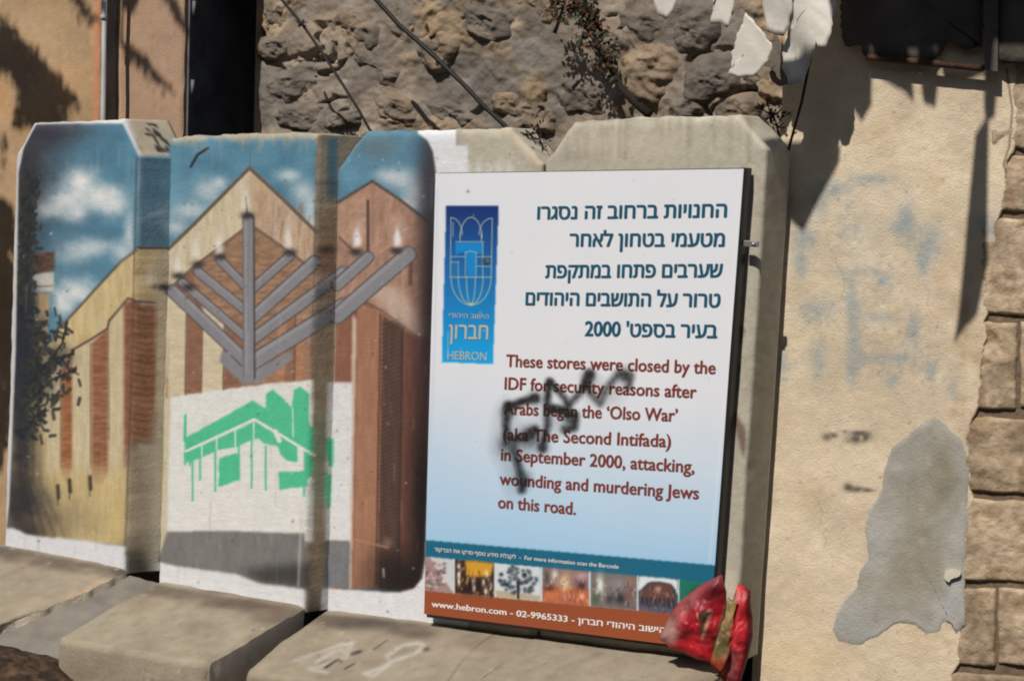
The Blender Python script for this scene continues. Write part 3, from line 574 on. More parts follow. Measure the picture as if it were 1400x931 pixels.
KS.fill(e((252, 325), (285, 325), (285, 358), (252, 358)), (30, 44, 60), .9); gl(e((258, 345), (278, 345), (278, 330), (258, 330)), 1)
KS.fill(e((165, 580), (182, 592), (198, 580), (182, 575)), (190, 196, 150), 1); gl(e((52, 735), (50, 880)), 1)
for k in range(40): KS.blob(th.uniform(590, 1000), th.uniform(240, 730), th.uniform(1, 2), th.uniform(1, 2), (176, 180, 190), .5)
KS.line([(598, 260), (594, 480), (588, 620)], 2, (180, 184, 196), 2, .4); KS.blob(640, 262, 2, 2, (90, 90, 96), .7); KS.line([(1012, 240), (996, 480), (970, 770)], 3, (224, 228, 238), 2, .25)

SY = -.075; TH = .055
sg = empty('information_sign', P(775, 872, SY), 'large white bilingual sign with blue logo, teal and brown lettering and black spray scribble', 'sign')
cTL, cTR, cBL, cBR = [P(*q_, SY) for q_ in [(595.5, 237.5), (1017, 231), (579.5, 839), (969, 887)]]
nu, nv = 400, 620; U, V_ = np.meshgrid(np.linspace(0, 1, nu), np.linspace(0, 1, nv), indexing='ij'); U = U[..., None]; V_ = V_[..., None]
G = (cBL*(1-U)+cBR*U)*(1-V_)+(cTL*(1-U)+cTR*U)*V_
def warp(x, z): return fbm(x*1.6, z*1.2, 60, 2)*.010
G[..., 1] += warp(G[..., 0], G[..., 2])
V = G.reshape(-1, 3); panel = mesh('panel', V, gridfaces(nu, nv), M_sign, sg, np.clip(lin(KS.at(proj(V)))/E_FACE, .004, .84))
# frame: black edging behind and round the panel
def frame_strip(a, b, w, name='frame_edge'):
    a = np.array(a); b = np.array(b); d = nrm(b-a); up = np.array([-d[2], 0, d[0]])
    V = []
    for p in (a, b):
        for s1, s2 in ((-w, .004), (w, .004), (w, TH), (-w, TH)): V.append(p+up*s1+np.array([0, s2, 0]))
    n = 4; Fc = [(0, 1, 2, 3), (7, 6, 5, 4)]+[(i, i+4, (i+1) % 4+4, (i+1) % 4) for i in range(4)]
    return mesh(name, V, Fc, M_black, sg, smooth=False)
frame_strip(cTR+[.003, 0, .004], cBR+[.003, 0, -.004], .009); frame_strip(cTL+[0.012, 0, .0], cBL+[0.012, 0, 0], .009)
frame_strip(cTL+[.012, 0, -.006], cTR+[-.008, 0, -.006], .009); frame_strip(cBL+[.012, 0, -.002], cBR+[-.008, 0, -.002], .011)
bk = [cTL, cTR, cBR, cBL]; mesh('backing', [p+np.array([0, .02, 0]) for p in bk]+[p+np.array([0, .045, 0]) for p in bk], [(0, 3, 2, 1), (4, 5, 6, 7), (0, 1, 5, 4), (1, 2, 6, 5), (2, 3, 7, 6), (3, 0, 4, 7)], M_black, sg, smooth=False)
a = P(1016, 333, SY+.01); br = bevbox('bracket', (a[0], SY+.012, a[2]-.012), (a[0]+.06, SY+.03, a[2]+.012), M_galv, sg, .003)
tube('bolt', [(a[0]+.045, SY+.012, a[2]), (a[0]+.045, SY-.004, a[2])], .007, M_galv, br)

def text(s, L, Rt, hpx, m, name='lettering', off=0., ref='H', rtl=False, bold=.03):
    """flat printed words; L and Rt are the two ends of the baseline"""
    if rtl: s = s[::-1]
    cu = bpy.data.curves.new('words', 'FONT'); cu.body = s; cu.size = 1; cu.offset = off; cu.resolution_u = 3; cu.fill_mode = 'NONE'
    tmp = bpy.data.objects.new('tmp', cu); COL.objects.link(tmp); dg = bpy.context.evaluated_depsgraph_get(); dg.update()
    me = bpy.data.meshes.new_from_object(tmp.evaluated_get(dg)); co = np.zeros(len(me.vertices)*3); me.vertices.foreach_get('co', co); co = co.reshape(-1, 3)
    nxt = {}
    for e_ in me.edges: nxt.setdefault(e_.vertices[0], []).append(e_.vertices[1]); nxt.setdefault(e_.vertices[1], []).append(e_.vertices[0])
    seen = set(); loops = []
    for v0 in sorted(nxt):
        if v0 in seen: continue
        lp = [v0]; seen.add(v0); cur = v0
        while True:
            c_ = [w_ for w_ in sorted(nxt[cur]) if w_ not in seen]
            if not c_: break
            cur = c_[0]; seen.add(cur); lp.append(cur)
        loops.append(lp)
    sa = lambda lp: sum(co[lp[i]][0]*co[lp[(i+1) % len(lp)]][1]-co[lp[(i+1) % len(lp)]][0]*co[lp[i]][1] for i in range(len(lp)))
    inn = lambda p, lp: sum(((co[lp[i]][1] > p[1]) != (co[lp[i-1]][1] > p[1])) and p[0] < (co[lp[i-1]][0]-co[lp[i]][0])*(p[1]-co[lp[i]][1])/(co[lp[i-1]][1]-co[lp[i]][1])+co[lp[i]][0] for i in range(len(lp))) % 2
    bb = [(co[l_].min(0), co[l_].max(0)) for l_ in loops]; host = {}
    for ia, l_ in enumerate(loops):
        for ib, m_l in enumerate(loops):
            if ia != ib and sa(l_)*sa(m_l) < 0 and (bb[ia][0][:2] >= bb[ib][0][:2]-1e-6).all() and (bb[ia][1][:2] <= bb[ib][1][:2]+1e-6).all() and inn(co[l_[0]], m_l): host[ia] = ib
    Fc = []; lev = np.zeros(len(co)); outs = [(ia, l_) for ia, l_ in enumerate(loops) if ia not in host]
    for io, (ia, l_) in enumerate(outs):
        hs = [loops[q_] for q_ in host if host[q_] == ia]; ids = list(l_)+[v_ for h_ in hs for v_ in h_]
        for t_ in tessellate_polygon([[Vector(co[v_]) for v_ in q_] for q_ in [l_]+hs]): Fc.append([ids[k_] for k_ in t_])
        for v_ in ids: lev[v_] = (io % 3)*.00003
    bpy.data.objects.remove(tmp); bpy.data.meshes.remove(me); bpy.data.curves.remove(cu)
    if len(co) == 0: return
    y_ = SY-.0015; A = P(*L, y_); B = P(*Rt, y_); d = B-A; Wd = np.linalg.norm(d); d = d/Wd
    up = np.array([0.004, 0, 1.]); up /= np.linalg.norm(up)
    A2 = P(L[0], L[1]-hpx, y_); H = abs((A2-A)[2])
    x0, x1 = co[:, 0].min(), co[:, 0].max(); cap = {'H': .73, 'he': .62}[ref]
    VV = []; FF = []
    for i, (ox, oz) in enumerate([(0, 0)] + ([(-1, .3), (1, -.3), (.5, .8), (-.5, -.8)] if bold else [])):
        V = A + ((co[:, :1]-x0)/(x1-x0)*Wd)*d + (co[:, 1:2]/cap*H)*up + ox*bold*H*d + oz*bold*H*.5*up
        V[:, 1] = y_ + warp(V[:, 0], V[:, 2]) - i*.00012 - lev
        FF += [[a+len(co)*i for a in f_] for f_ in Fc]; VV.append(V)
    return mesh(name, np.concatenate(VV), FF, m, sg, smooth=False)
HB = [("החנויות ברחוב זה נסגרו", (735, 300), (993, 297), 18), ("מטעמי בטחון לאחר", (779, 337), (990, 337), 18), ("שערבים פתחו במתקפת", (746, 380), (987, 379), 18),
      ("טרור על התושבים היהודים", (719, 417), (984, 420), 18)]
for s_, a, b, h in HB: text(s_, a, b, h, M_teal, rtl=True, ref='he', bold=.055)
text("2000 '" + "בעיר בספט"[::-1], (800, 459), (980, 462), 18, M_teal, ref='he', bold=.055)
EN = [("These stores were closed by the", (692, 501), (978, 511)), ("IDF for security reasons after", (690, 532), (952, 544)), ("Arabs began the \u2018Olso War\u2019", (689, 566), (926, 576)),
      ("(aka The Second Intifada)", (688, 601), (917, 611)), ("in September 2000, attacking,", (685, 629), (949, 646)), ("wounding and murdering Jews", (683, 662), (955, 682)), ("on this road.", (681, 694), (787, 703))]
for s_, a, b in EN: text(s_, a, b, 17.5, M_brown, bold=.04)
text("הישוב היהודי", (614, 434), (668, 436), 6, M_gold, rtl=True, ref='he', bold=0)
text("חברון", (614, 463), (667, 464), 20, M_gold, rtl=True, ref='he', bold=.02)
text("HEBRON", (612, 491), (665, 493), 12, M_gold, bold=0)
text("לקבלת מידע נוסף סרקו את הברקוד"[::-1] + "  -  For more information scan the Barcode", (594, 753), (846, 777), 5.5, M_white, bold=.02)
text("www.hebron.com - 02-9965333 - " + "הישוב היהודי חברון"[::-1], (590, 829), (910, 865), 8.5, M_white, bold=.05)
# black spray scribble lying over the print
KG = Canvas(640, 480, 900, 700, (0, 0, 0), 5, 0); KG.c[:] = 0
g4 = lambda *a: [(590+x/4.233, 480+y/4.233) for x, y in a]
for pts, w, a_ in [(g4((600, 270), (520, 290), (440, 325)), 9, 1), (g4((440, 310), (430, 420), (435, 520)), 10, .95), (g4((600, 450), (530, 500), (440, 520)), 9, .85), (g4((470, 550), (500, 660), (525, 750), (520, 800)), 10, .85),
                   (g4((680, 175), (668, 300), (672, 420), (640, 560)), 9, .8), (g4((690, 180), (770, 270), (790, 330), (700, 330)), 8, .7), (g4((700, 330), (830, 370), (825, 440), (770, 450)), 10, .75),
                   (g4((915, 130), (890, 195)), 12, .95), (g4((800, 300), (890, 210), (975, 300), (1010, 220), (1080, 130), (1150, 145), (1140, 200)), 9, .6)]:
    KG.line(pts, w*1.0, (255, 0, 0), 5.5, min(1, a_*1.1))
for x, y, r in [(600, 270, 9), (440, 350, 9), (640, 555, 8), (910, 150, 9), (1120, 140, 10), (530, 740, 10), (800, 390, 10), (580, 470, 8), (560, 500, 14), (440, 540, 12)]:
    X, Y = g4((x, y))[0]; KG.blob(X, Y, r, r, (215, 0, 0), .8)
for x, y, rx, ry in [(430, 450, 16, 34), (460, 560, 22, 18), (480, 700, 16, 30), (700, 400, 22, 20), (1000, 240, 24, 16)]:
    X, Y = g4((x, y))[0]; KG.blob(X, Y, rx*1.1, ry*1.1, (120, 0, 0), .32)
nu, nv = 190, 170; U, V_ = np.meshgrid(np.linspace(655, 885, nu), np.linspace(690, 486, nv), indexing='ij')
V = np.array([P(a, b, SY-.003) for a, b in zip(U.ravel(), V_.ravel())]); al = np.clip(KG.at(proj(V))[:, 0]/255, 0, 1)
al = np.clip(al*1.02*(1+.35*fbm(V[:, 0]*120, V[:, 2]*120, 4, 2)), 0, .9); al[al < .03] = 0
V[:, 1] += warp(V[:, 0], V[:, 2]); c4 = np.ones((len(V), 4)); c4[:, :3] = .012; c4[:, 3] = al
mesh('spray_scribble', V, gridfaces(nu, nv), M_spray, sg, c4)

# ================================================================ RED BAG
def pad(name, poly, ycen, thick, mat_, parent, cfun=None, n=64, rings=10, seed=0, crump=.01, yfun=None, hard=.5):
    """a crumpled sheet or pillow with its own outline, front and back"""
    b = resample(poly, n); c = b.mean(0); V = []; 
    for side in (1, -1):
        for k in range(rings+1):
            s = 1-k/rings; pp = c+(b-c)*s
            for i in range(n):
                if side == -1 and k == 0: continue
                w = P(pp[i, 0], pp[i, 1], ycen)
                y0 = yfun(w[0], w[2]) if yfun else 0
                h = (1-s**2)**hard if thick > .012 else (1. if s < .999 else 0)
                w[1] += y0 - side*h*thick/2 + float(fbm(w[0]*17, w[2]*17, seed, 5))*crump*2
                V.append(w)
    V = np.array(V); nf = (rings+1)*n; Fc = []
    idf = lambda k, i: k*n + i % n
    idb = lambda k, i: (i % n) if k == 0 else nf+(k-1)*n + i % n
    for k in range(rings-1):
        for i in range(n):
            Fc.append((idf(k, i), idf(k+1, i), idf(k+1, i+1), idf(k, i+1))); Fc.append((idb(k, i), idb(k, i+1), idb(k+1, i+1), idb(k+1, i)))
    k = rings-1
    for i in range(n): Fc.append((idf(k, i), idf(rings, 0), idf(k, i+1))); Fc.append((idb(k, i), idb(k, i+1), idb(rings, 0)))
    cols = None
    if cfun is not None: cols = np.clip(lin(cfun.at(proj(V)))/E_FACE, .003, .8)
    return mesh(name, V, Fc, mat_, parent, cols)
KB = Canvas(880, 770, 1050, 950, (176, 24, 38), 31, 14)
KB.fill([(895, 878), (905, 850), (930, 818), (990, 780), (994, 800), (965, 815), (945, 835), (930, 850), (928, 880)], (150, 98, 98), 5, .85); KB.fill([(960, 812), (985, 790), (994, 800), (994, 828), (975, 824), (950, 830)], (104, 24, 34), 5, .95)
KB.fill([(898, 868), (918, 840), (928, 856), (922, 882), (905, 878)], (176, 150, 142), 4, .7)
KB.fill([(958, 836), (974, 834), (970, 850), (966, 872), (956, 866)], (56, 58, 40), 1.6, .9); KB.line([(970, 842), (965, 858), (960, 872)], 5, (204, 130, 116), 1.6, .8); KB.line([(953, 838), (954, 846)], 2.4, (214, 180, 170), 1); KB.line([(968, 834), (974, 836)], 2.4, (226, 200, 196), 1); KB.blob(962, 840, 6, 4, (60, 80, 66), .8)
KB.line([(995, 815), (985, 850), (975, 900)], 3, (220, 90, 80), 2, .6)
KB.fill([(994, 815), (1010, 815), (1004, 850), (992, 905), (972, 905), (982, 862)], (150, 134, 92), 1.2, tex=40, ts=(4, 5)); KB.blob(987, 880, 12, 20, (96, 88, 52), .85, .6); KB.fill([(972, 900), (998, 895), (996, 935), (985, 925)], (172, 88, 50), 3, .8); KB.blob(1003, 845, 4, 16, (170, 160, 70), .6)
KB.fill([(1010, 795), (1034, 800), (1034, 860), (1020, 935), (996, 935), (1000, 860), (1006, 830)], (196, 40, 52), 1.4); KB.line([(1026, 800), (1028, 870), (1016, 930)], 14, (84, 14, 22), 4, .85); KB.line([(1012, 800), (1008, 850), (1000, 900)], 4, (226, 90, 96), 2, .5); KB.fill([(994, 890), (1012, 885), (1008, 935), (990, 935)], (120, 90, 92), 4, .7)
for k in range(40): x = rr.uniform(905, 1030); y = rr.uniform(800, 925); KB.line([(x, y), (x+rr.uniform(-16, 16), y+rr.uniform(-12, 12))], 2, rr.choice([(226, 80, 84), (130, 16, 28), (214, 60, 64)]), 2, .3)
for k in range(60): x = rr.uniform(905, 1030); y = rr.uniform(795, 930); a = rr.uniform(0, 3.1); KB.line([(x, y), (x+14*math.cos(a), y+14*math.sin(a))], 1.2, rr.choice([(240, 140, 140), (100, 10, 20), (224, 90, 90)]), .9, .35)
bag = empty('plastic_bag', P(960, 905, -.16), 'crumpled red plastic bag with yellow band at the bottom right corner of the sign', 'bag')
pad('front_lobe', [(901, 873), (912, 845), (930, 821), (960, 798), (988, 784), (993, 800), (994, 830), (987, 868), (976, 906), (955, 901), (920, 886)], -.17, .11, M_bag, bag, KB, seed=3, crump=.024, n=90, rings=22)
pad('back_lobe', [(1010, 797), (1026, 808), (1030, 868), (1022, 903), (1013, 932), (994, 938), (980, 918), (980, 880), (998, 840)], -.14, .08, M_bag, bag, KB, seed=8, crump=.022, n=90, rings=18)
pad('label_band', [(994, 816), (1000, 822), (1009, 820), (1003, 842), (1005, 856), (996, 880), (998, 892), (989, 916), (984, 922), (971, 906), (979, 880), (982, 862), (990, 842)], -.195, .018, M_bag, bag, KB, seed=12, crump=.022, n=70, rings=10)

# ================================================================ RIGHT WALL (plaster and stone), a block of its own
ang = math.radians(5); WN = np.array([math.sin(ang), -math.cos(ang), 0]); WT = np.array([math.cos(ang), math.sin(ang), 0]); W0 = np.array([1.03, .262, 0])
def PW(px, py, off=0.):
    r = ray(px, py); o = W0+WN*off; return CAM + r*(np.dot(o-CAM, WN)/np.dot(r, WN))
KP = Canvas(1010, -60, 1420, 990, (202, 187, 163), 91, 11)
SHOW = KP
KP.c += (fbm(KP.X/70, KP.Y/70, 3, 4)*26)[..., None]*np.array([1, .95, .8])
for a in [(1100, 320, 14, 30), (1095, 360, 9, 24), (1180, 372, 26, 6), (1208, 384, 12, 7), (1240, 300, 12, 30), (1262, 360, 9, 20), (1272, 330, 18, 22), (1165, 410, 10, 30), (1170, 460, 12, 34), (1190, 490, 22, 8), (1120, 420, 22, 14), (1105, 425, 16, 12),
          (1120, 490, 12, 26), (1068, 495, 8, 20), (1250, 450, 9, 26), (1225, 490, 22, 8), (1218, 522, 9, 10), (1273, 504, 6, 10), (1305, 525, 9, 20), (1165, 510, 8, 16), (1200, 435, 20, 8), (1285, 405, 8, 10), (1357, 320, 8, 16), (1190, 245, 26, 8), (1140, 258, 26, 12), (1115, 280, 14, 18), (1230, 312, 14, 10), (1345, 305, 10, 12), (1175, 330, 40, 60)]:
    w_a = .16 if a[2] > 30 else .55
    KP.blob(*a, (128, 146, 158), w_a, .9)
for k in range(500):
    a = rr.choice([(1100, 330), (1170, 440), (1190, 488), (1120, 430), (1250, 460), (1305, 525), (1273, 504), (1068, 495), (1265, 345), (1208, 384), (1225, 500), (1160, 300)]); KP.blob(a[0]+rr.gauss(0, 13), a[1]+rr.gauss(0, 16), 2.4, 2.4, (120, 138, 150), .26)
for a in [(1130, 598, 6, 5), (1140, 595, 5, 4), (1170, 600, 10, 7), (1182, 598, 9, 6), (1175, 592, 12, 3), (1155, 590, 4, 2), (1160, 666, 6, 5), (1172, 669, 8, 4), (1186, 670, 8, 3)]: KP.blob(*a, (74, 68, 62), .85, .9)
for a in [(1178, 599, 3, 4)]: KP.blob(*a, (200, 180, 150), .8)
KP.blob(1328, 600, 8, 10, (90, 78, 62), .8, .6)
for k in range(120): KP.blob(rr.uniform(1030, 1330), rr.uniform(120, 931), rr.uniform(1, 2.4), rr.uniform(1, 2.2), rr.choice([(150, 124, 96), (236, 220, 196)]), .6)
KP.line([(1376, 95), (1384, 150), (1380, 200), (1372, 225), (1384, 262), (1366, 300)], 2.2, (92, 68, 48), 1, .8); KP.blob(1080, 900, 60, 30, (222, 196, 152), .5)
KP.line([(1030, 700), (1022, 930)], 8, (226, 206, 178), 4, .5)
for k in range(70):
    x = rr.uniform(1040, 1340); y = rr.uniform(100, 920); KP.blob(x, y, rr.uniform(8, 34), rr.uniform(6, 40), rr.choice([(196, 172, 140), (224, 208, 184), (204, 186, 160), (190, 168, 138)]), rr.uniform(.15, .4), .8)
for k in range(5):
    x = rr.uniform(1060, 1320); y = rr.uniform(150, 850); pts = [(x, y)]
    for q_ in range(9): x += rr.uniform(-7, 9); y += rr.uniform(3, 14); pts.append((x, y))
    KP.line(pts, .9, (120, 98, 74), .8, .4)
for k in range(60):
    x = rr.uniform(1295, 1345); y = rr.uniform(380, 920); KP.blob(x, y, rr.uniform(3, 12), rr.uniform(4, 16), rr.choice([(178, 154, 122), (226, 212, 188), (160, 140, 112)]), .4, .7)
rw = empty('plastered_wall', W0+np.array([0, 0, GZ]), 'beige plastered wall with faded blue stencilling at the right, its plaster broken off beside the stones', 'wall')
rightedge = ([-80, 90, 200, 250, 300, 350, 430, 500, 560, 600, 672, 790, 880, 931, 1120], [1392, 1390, 1388, 1374, 1370, 1354, 1353, 1343, 1340, 1327, 1330, 1317, 1309, 1307, 1298])
nv = 560; nu = 205; ys = np.linspace(1080, -70, nv); G = np.zeros((nu, nv, 3))
for j, y in enumerate(ys):
    xr = np.interp(y, *rightedge) + (fbm(y/22., 3., 7, 5)*16); 
    p0 = W0.copy(); p1 = PW(xr, y); p0 = np.array([W0[0], W0[1], p1[2]]) - WT*.03
    for_ = np.linspace(0, 1, nu)[:, None]; G[:, j] = p0*(1-for_)+p1*for_
    # thin broken lip on the right side
rel = fbm(G[..., 0]*3, G[..., 2]*3, 50, 4)*.012 + fbm(G[..., 0]*40, G[..., 2]*40, 51, 3)*.0022
lip = np.zeros((nu, 1)); lip[-1] = .045; lip[-2] = .004
G += WN*(rel[..., None]) - WN*lip[:, :, None]
V = G.reshape(-1, 3); mesh('plaster_coat', V, gridfaces(nu, nv), M_plas, rw, np.clip(lin(KP.at(proj(V)))/E_PLA, .01, .85))
# masonry core of that wall
def slabbox(name, a0, a1, d0, d1, z0, z1, m, parent):
    V = []
    for z_ in (z0, z1):
        for a, d in ((a0, d0), (a1, d0), (a1, d1), (a0, d1)): V.append(W0+WT*a-WN*d+np.array([0, 0, z_]))
    return mesh(name, V, [(0, 3, 2, 1), (4, 5, 6, 7), (0, 1, 5, 4), (1, 2, 6, 5), (2, 3, 7, 6), (3, 0, 4, 7)], m, parent, smooth=False)
M_joint = mat('joint_mortar', (.17, .125, .085), .95, var=.3, vs=20, bump=.9, bs=50)
slabbox('wall_core', -.03, 2.6, .018, .45, GZ-.1, 4.2, M_joint, rw)
# limestone blocks of the right edge
M_blk = mat('weathered_limestone', attr=True, var=.14, vs=30, bump=.7, bs=70, rough=.93)
def block(x0, x1, y0, y1, seed):
    n = 44; m_ = 36; pts = []
    a0 = PW((x0+x1)/2, (y0+y1)/2); 
    TL, TR, BL, BR_ = PW(x0, y0+1.5), PW(x1, y0+1.5+(x1-x0)*.05), PW(x0, y1-1.5), PW(x1, y1-1.5+(x1-x0)*.05)
    U, V_ = np.meshgrid(np.linspace(0, 1, n), np.linspace(0, 1, m_), indexing='ij')
    G = (BL*(1-U[..., None])+BR_*U[..., None])*(1-V_[..., None]) + (TL*(1-U[..., None])+TR*U[..., None])*V_[..., None]
    wd = np.linalg.norm(BR_-BL); ht = np.linalg.norm(TL-BL); de = np.minimum(np.minimum(U, 1-U)*wd, np.minimum(V_, 1-V_)*ht)
    h = .030 - .034*np.exp(-de/.0035) + fbm(G[..., 0]*9, G[..., 2]*9, seed, 5)*.014 - np.abs(fbm(G[..., 0]*6, G[..., 2]*10, seed+9, 4))*.035 + fbm(G[..., 0]*45, G[..., 2]*45, seed+3, 3)*.008
    G[..., 2] += fbm(G[..., 0]*14, G[..., 2]*3, seed+4, 3)*.02*np.exp(-np.minimum(V_, 1-V_)*ht/.02); G[..., 0] += fbm(G[..., 2]*14, G[..., 0]*3, seed+5, 3)*.016*np.exp(-np.minimum(U, 1-U)*wd/.02)
    G += WN*(h[..., None]-.028)
    V = [G.reshape(-1, 3)]; idx = np.arange(n*m_).reshape(n, m_); loop = np.concatenate([idx[:, 0], idx[-1, 1:], idx[-2::-1, -1], idx[0, -2:0:-1]])
    V.append(V[0][loop]-WN*.05); k = len(loop); nx = np.arange(n*m_, n*m_+k)
    FC = np.concatenate([gridfaces(n, m_), np.stack([loop, nx, np.roll(nx, -1), np.roll(loop, -1)], 1)])
    V = np.concatenate(V); px = proj(V); t1 = fbm(px[:, 0]/34, px[:, 1]/34, seed+50, 5); t2 = fbm(px[:, 0]/9, px[:, 1]/9, seed+60, 4); t3 = np.clip(fbm(px[:, 0]/20, px[:, 1]/20, seed+70, 4)*9-.6, 0, 1)
    c = np.array((160, 142, 119.)) + (seed*37 % 23-11) + t1[:, None]*np.array((70, 62, 50.)) + t2[:, None]*50; c = c*(1-t3[:, None]*.6)+np.array((134, 110, 84.))*t3[:, None]*.6
    return mesh('stone', V, FC, M_blk, rw, np.clip(lin(c)/E_PLA, .01, .8))
rows = [(-190, -62, [1362, 1500, 1720]), (-60, 72, [1366, 1446, 1720]), (75, 205, [1350, 1560, 1720]), (208, 290, [1356, 1480, 1720]), (293, 432, [1338, 1470, 1720]), (436, 562, [1330, 1392, 1530, 1720]), (566, 674, [1314, 1460, 1720]), (678, 796, [1304, 1440, 1720]), (800, 912, [1298, 1362, 1500, 1720]), (916, 1030, [1290, 1430, 1720])]
sd = 100
for y0, y1, xs in rows:
    for xa, xb in zip(xs[:-1], xs[1:]): block(xa+1, xb-1, y0, y1, sd); sd += 7
# grey cement repair
KC = Canvas(1110, 540, 1360, 910, (158, 156, 150), 66, 9)
for a in [(1255, 690, 40, 90, (138, 132, 116)), (1225, 800, 60, 40, (142, 136, 122)), (1290, 650, 22, 50, (128, 122, 104)), (1240, 630, 26, 34, (146, 144, 136)), (1300, 790, 16, 50, (168, 172, 176)), (1170, 850, 34, 24, (156, 156, 154)), (1260, 770, 50, 30, (134, 128, 112)), (1200, 740, 20, 60, (166, 166, 162))]: KC.blob(*a, .75, .9)
for k in range(120): KC.blob(rr.uniform(1140, 1325), rr.uniform(570, 880), rr.uniform(2, 9), rr.uniform(2, 9), rr.choice([(170, 168, 160), (126, 118, 102), (150, 148, 140)]), .35, .6)
M_cem2 = mat('cement_repair', attr=True, var=.08, vs=16, bump=.45, bs=90, rough=.95)
poly = [(1280, 568), (1300, 585), (1318, 600), (1326, 640), (1324, 700), (1320, 760), (1318, 800), (1322, 850), (1308, 868), (1305, 855), (1290, 850), (1285, 865), (1270, 870), (1255, 858), (1238, 852), (1222, 856), (1198, 872), (1172, 884), (1145, 880), (1136, 862), (1142, 840), (1155, 820), (1170, 805), (1175, 780), (1186, 765), (1184, 740), (1182, 712), (1190, 692), (1205, 672), (1207, 645), (1218, 612), (1236, 596), (1258, 580)]
b = resample(poly, 150); c = b.mean(0); V = []; rings = 26; n = 150
for k in range(rings+1):
    s = 1-k/rings; pp = c+(b-c)*s
    if k == 0: pp = pp + np.stack([fbm(b[:, 0]/7, b[:, 1]/7, 1, 3), fbm(b[:, 0]/7, b[:, 1]/7, 2, 3)], 1)*7
    for i in range(n):
        w = PW(*pp[i]); h = -.001 if k == 0 else .0045+float(fbm(w[0]*14, w[2]*14, 31, 4))*.006
        V.append(w+WN*(h-.001+float(fbm(w[0]*3, w[2]*3, 50, 4))*.012))
Fc = [(k*n+i, (k+1)*n+i, (k+1)*n+(i+1) % n, k*n+(i+1) % n) for k in range(rings-1) for i in range(n)]+[((rings-1)*n+i, rings*n, (rings-1)*n+(i+1) % n) for i in range(n)]
V = np.array(V); mesh('cement_patch', V, Fc, M_cem2, rw, np.clip(lin(KC.at(proj(V)))/E_PLA, .01, .8))
w = PW(1302, 786, .016); ch = resample([(1292, 780), (1303, 776), (1314, 782), (1312, 788), (1300, 791), (1298, 796), (1291, 792)], 14); mesh('plaster_chip', [PW(x, y, .019) for x, y in ch]+[PW(x, y, .0) for x, y in ch], [tuple(range(13, -1, -1))]+[(i, (i+1) % 14, 14+(i+1) % 14, 14+i) for i in range(14)], M_chip, rw, smooth=False)

# ================================================================ TORN AWNING
aw = empty('torn_awning', PW(1200, -200, .3), 'torn white awning hanging in shreds from a rusty bar on the plastered wall', 'awning')
tube('frame_bar', [PW(1186, 78, .05), PW(1345, 94, .05)], .013, M_rust, aw)
def flap(poly, off, seed, thick=.006, curl=0., rings=8, n=60, nm='cloth_flap', crump=.02, fold=0, mt=None):
    b = resample(poly, n); c = b.mean(0); V = []
    rg = b + np.stack([fbm(b[:, 0]/6, b[:, 1]/6, seed, 3), fbm(b[:, 0]/6, b[:, 1]/6, seed+1, 3)], 1)*7
    for side in (1, -1):
        for k in range(rings+1):
            s = 1-k/rings; pp = c+(rg-c)*s
            for i in range(n):
                w = PW(pp[i, 0], pp[i, 1], off); d = float(fbm(w[0]*5+fold*w[2], w[2]*2, seed, 3))*crump*2 + curl*((pp[i, 0]-c[0])/60.)**2 + side*thick/2
                V.append(w+WN*d)
    nf = (rings+1)*n; Fc = []
    for k in range(rings-1):
        for i in range(n):
            j = (i+1) % n; Fc.append((k*n+i, (k+1)*n+i, (k+1)*n+j, k*n+j)); Fc.append((nf+k*n+i, nf+k*n+j, nf+(k+1)*n+j, nf+(k+1)*n+i))
    k = rings-1
    for i in range(n):
        j = (i+1) % n; Fc.append((k*n+i, rings*n, k*n+j)); Fc.append((nf+k*n+i, nf+k*n+j, nf+rings*n)); Fc.append((i, j, nf+j, nf+i))
    return mesh(nm, V, Fc, mt or M_tarp, aw)
flap([(893, -90), (932, -90), (926, 4), (912, 27), (903, 22), (894, 8)], .16, 1, thick=.003)
flap([(972, -90), (1008, -90), (1003, 14), (994, 42), (986, 32), (971, 36), (976, 10)], .18, 4, thick=.003)
flap([(1021, 18), (1034, 34), (1058, 62), (1052, 84), (1030, 106), (1010, 106), (994, 102), (1002, 70), (1008, 50)], .20, 9, curl=.03, thick=.003, fold=2, crump=.03)
flap([(1043, -90), (1092, -90), (1084, 10), (1070, 50), (1056, 48), (1046, 40), (1043, 20)], .30, 14, fold=4, crump=.04, thick=.003)
M_brn = mat('brown_backing_cloth', (.16, .135, .115), .9, var=.2, vs=8, bump=.4)
flap([(1058, 44), (1070, 60), (1074, 90), (1082, 116), (1066, 119), (1055, 112), (1052, 80)], .10, 17, thick=.003, mt=M_brn)
flap([(1084, -90), (1150, -90), (1141, 12), (1138, 34), (1133, 66), (1122, 67), (1118, 58), (1108, 84), (1096, 112), (1078, 118), (1068, 94), (1068, 68), (1078, 38), (1084, 0)], .27, 21, fold=5, crump=.04, thick=.003, n=90)
M_sheet = mat('dark_sheeting', (.085, .072, .062), .9, var=.35, vs=6, bump=.5, bs=25)
flap([(1146, -90), (1345, -90), (1342, 68), (1338, 62), (1326, 70), (1310, 64), (1295, 56), (1286, 76), (1272, 86), (1200, 80), (1180, 76), (1176, 62), (1156, 66), (1150, 40)], .035, 33, nm='dark_sheeting', mt=M_sheet, crump=.012, n=110, thick=.006)
flap([(1364, -90), (1640, -90), (1640, 100), (1400, 88), (1366, 86)], .05, 35, nm='dark_sheeting', mt=M_sheet, crump=.012, n=80, thick=.006)
bq = [PW(x, y, o_) for o_ in (.02, .075) for x, y in ((1344, -90), (1366, -90), (1364, 98), (1346, 96))]
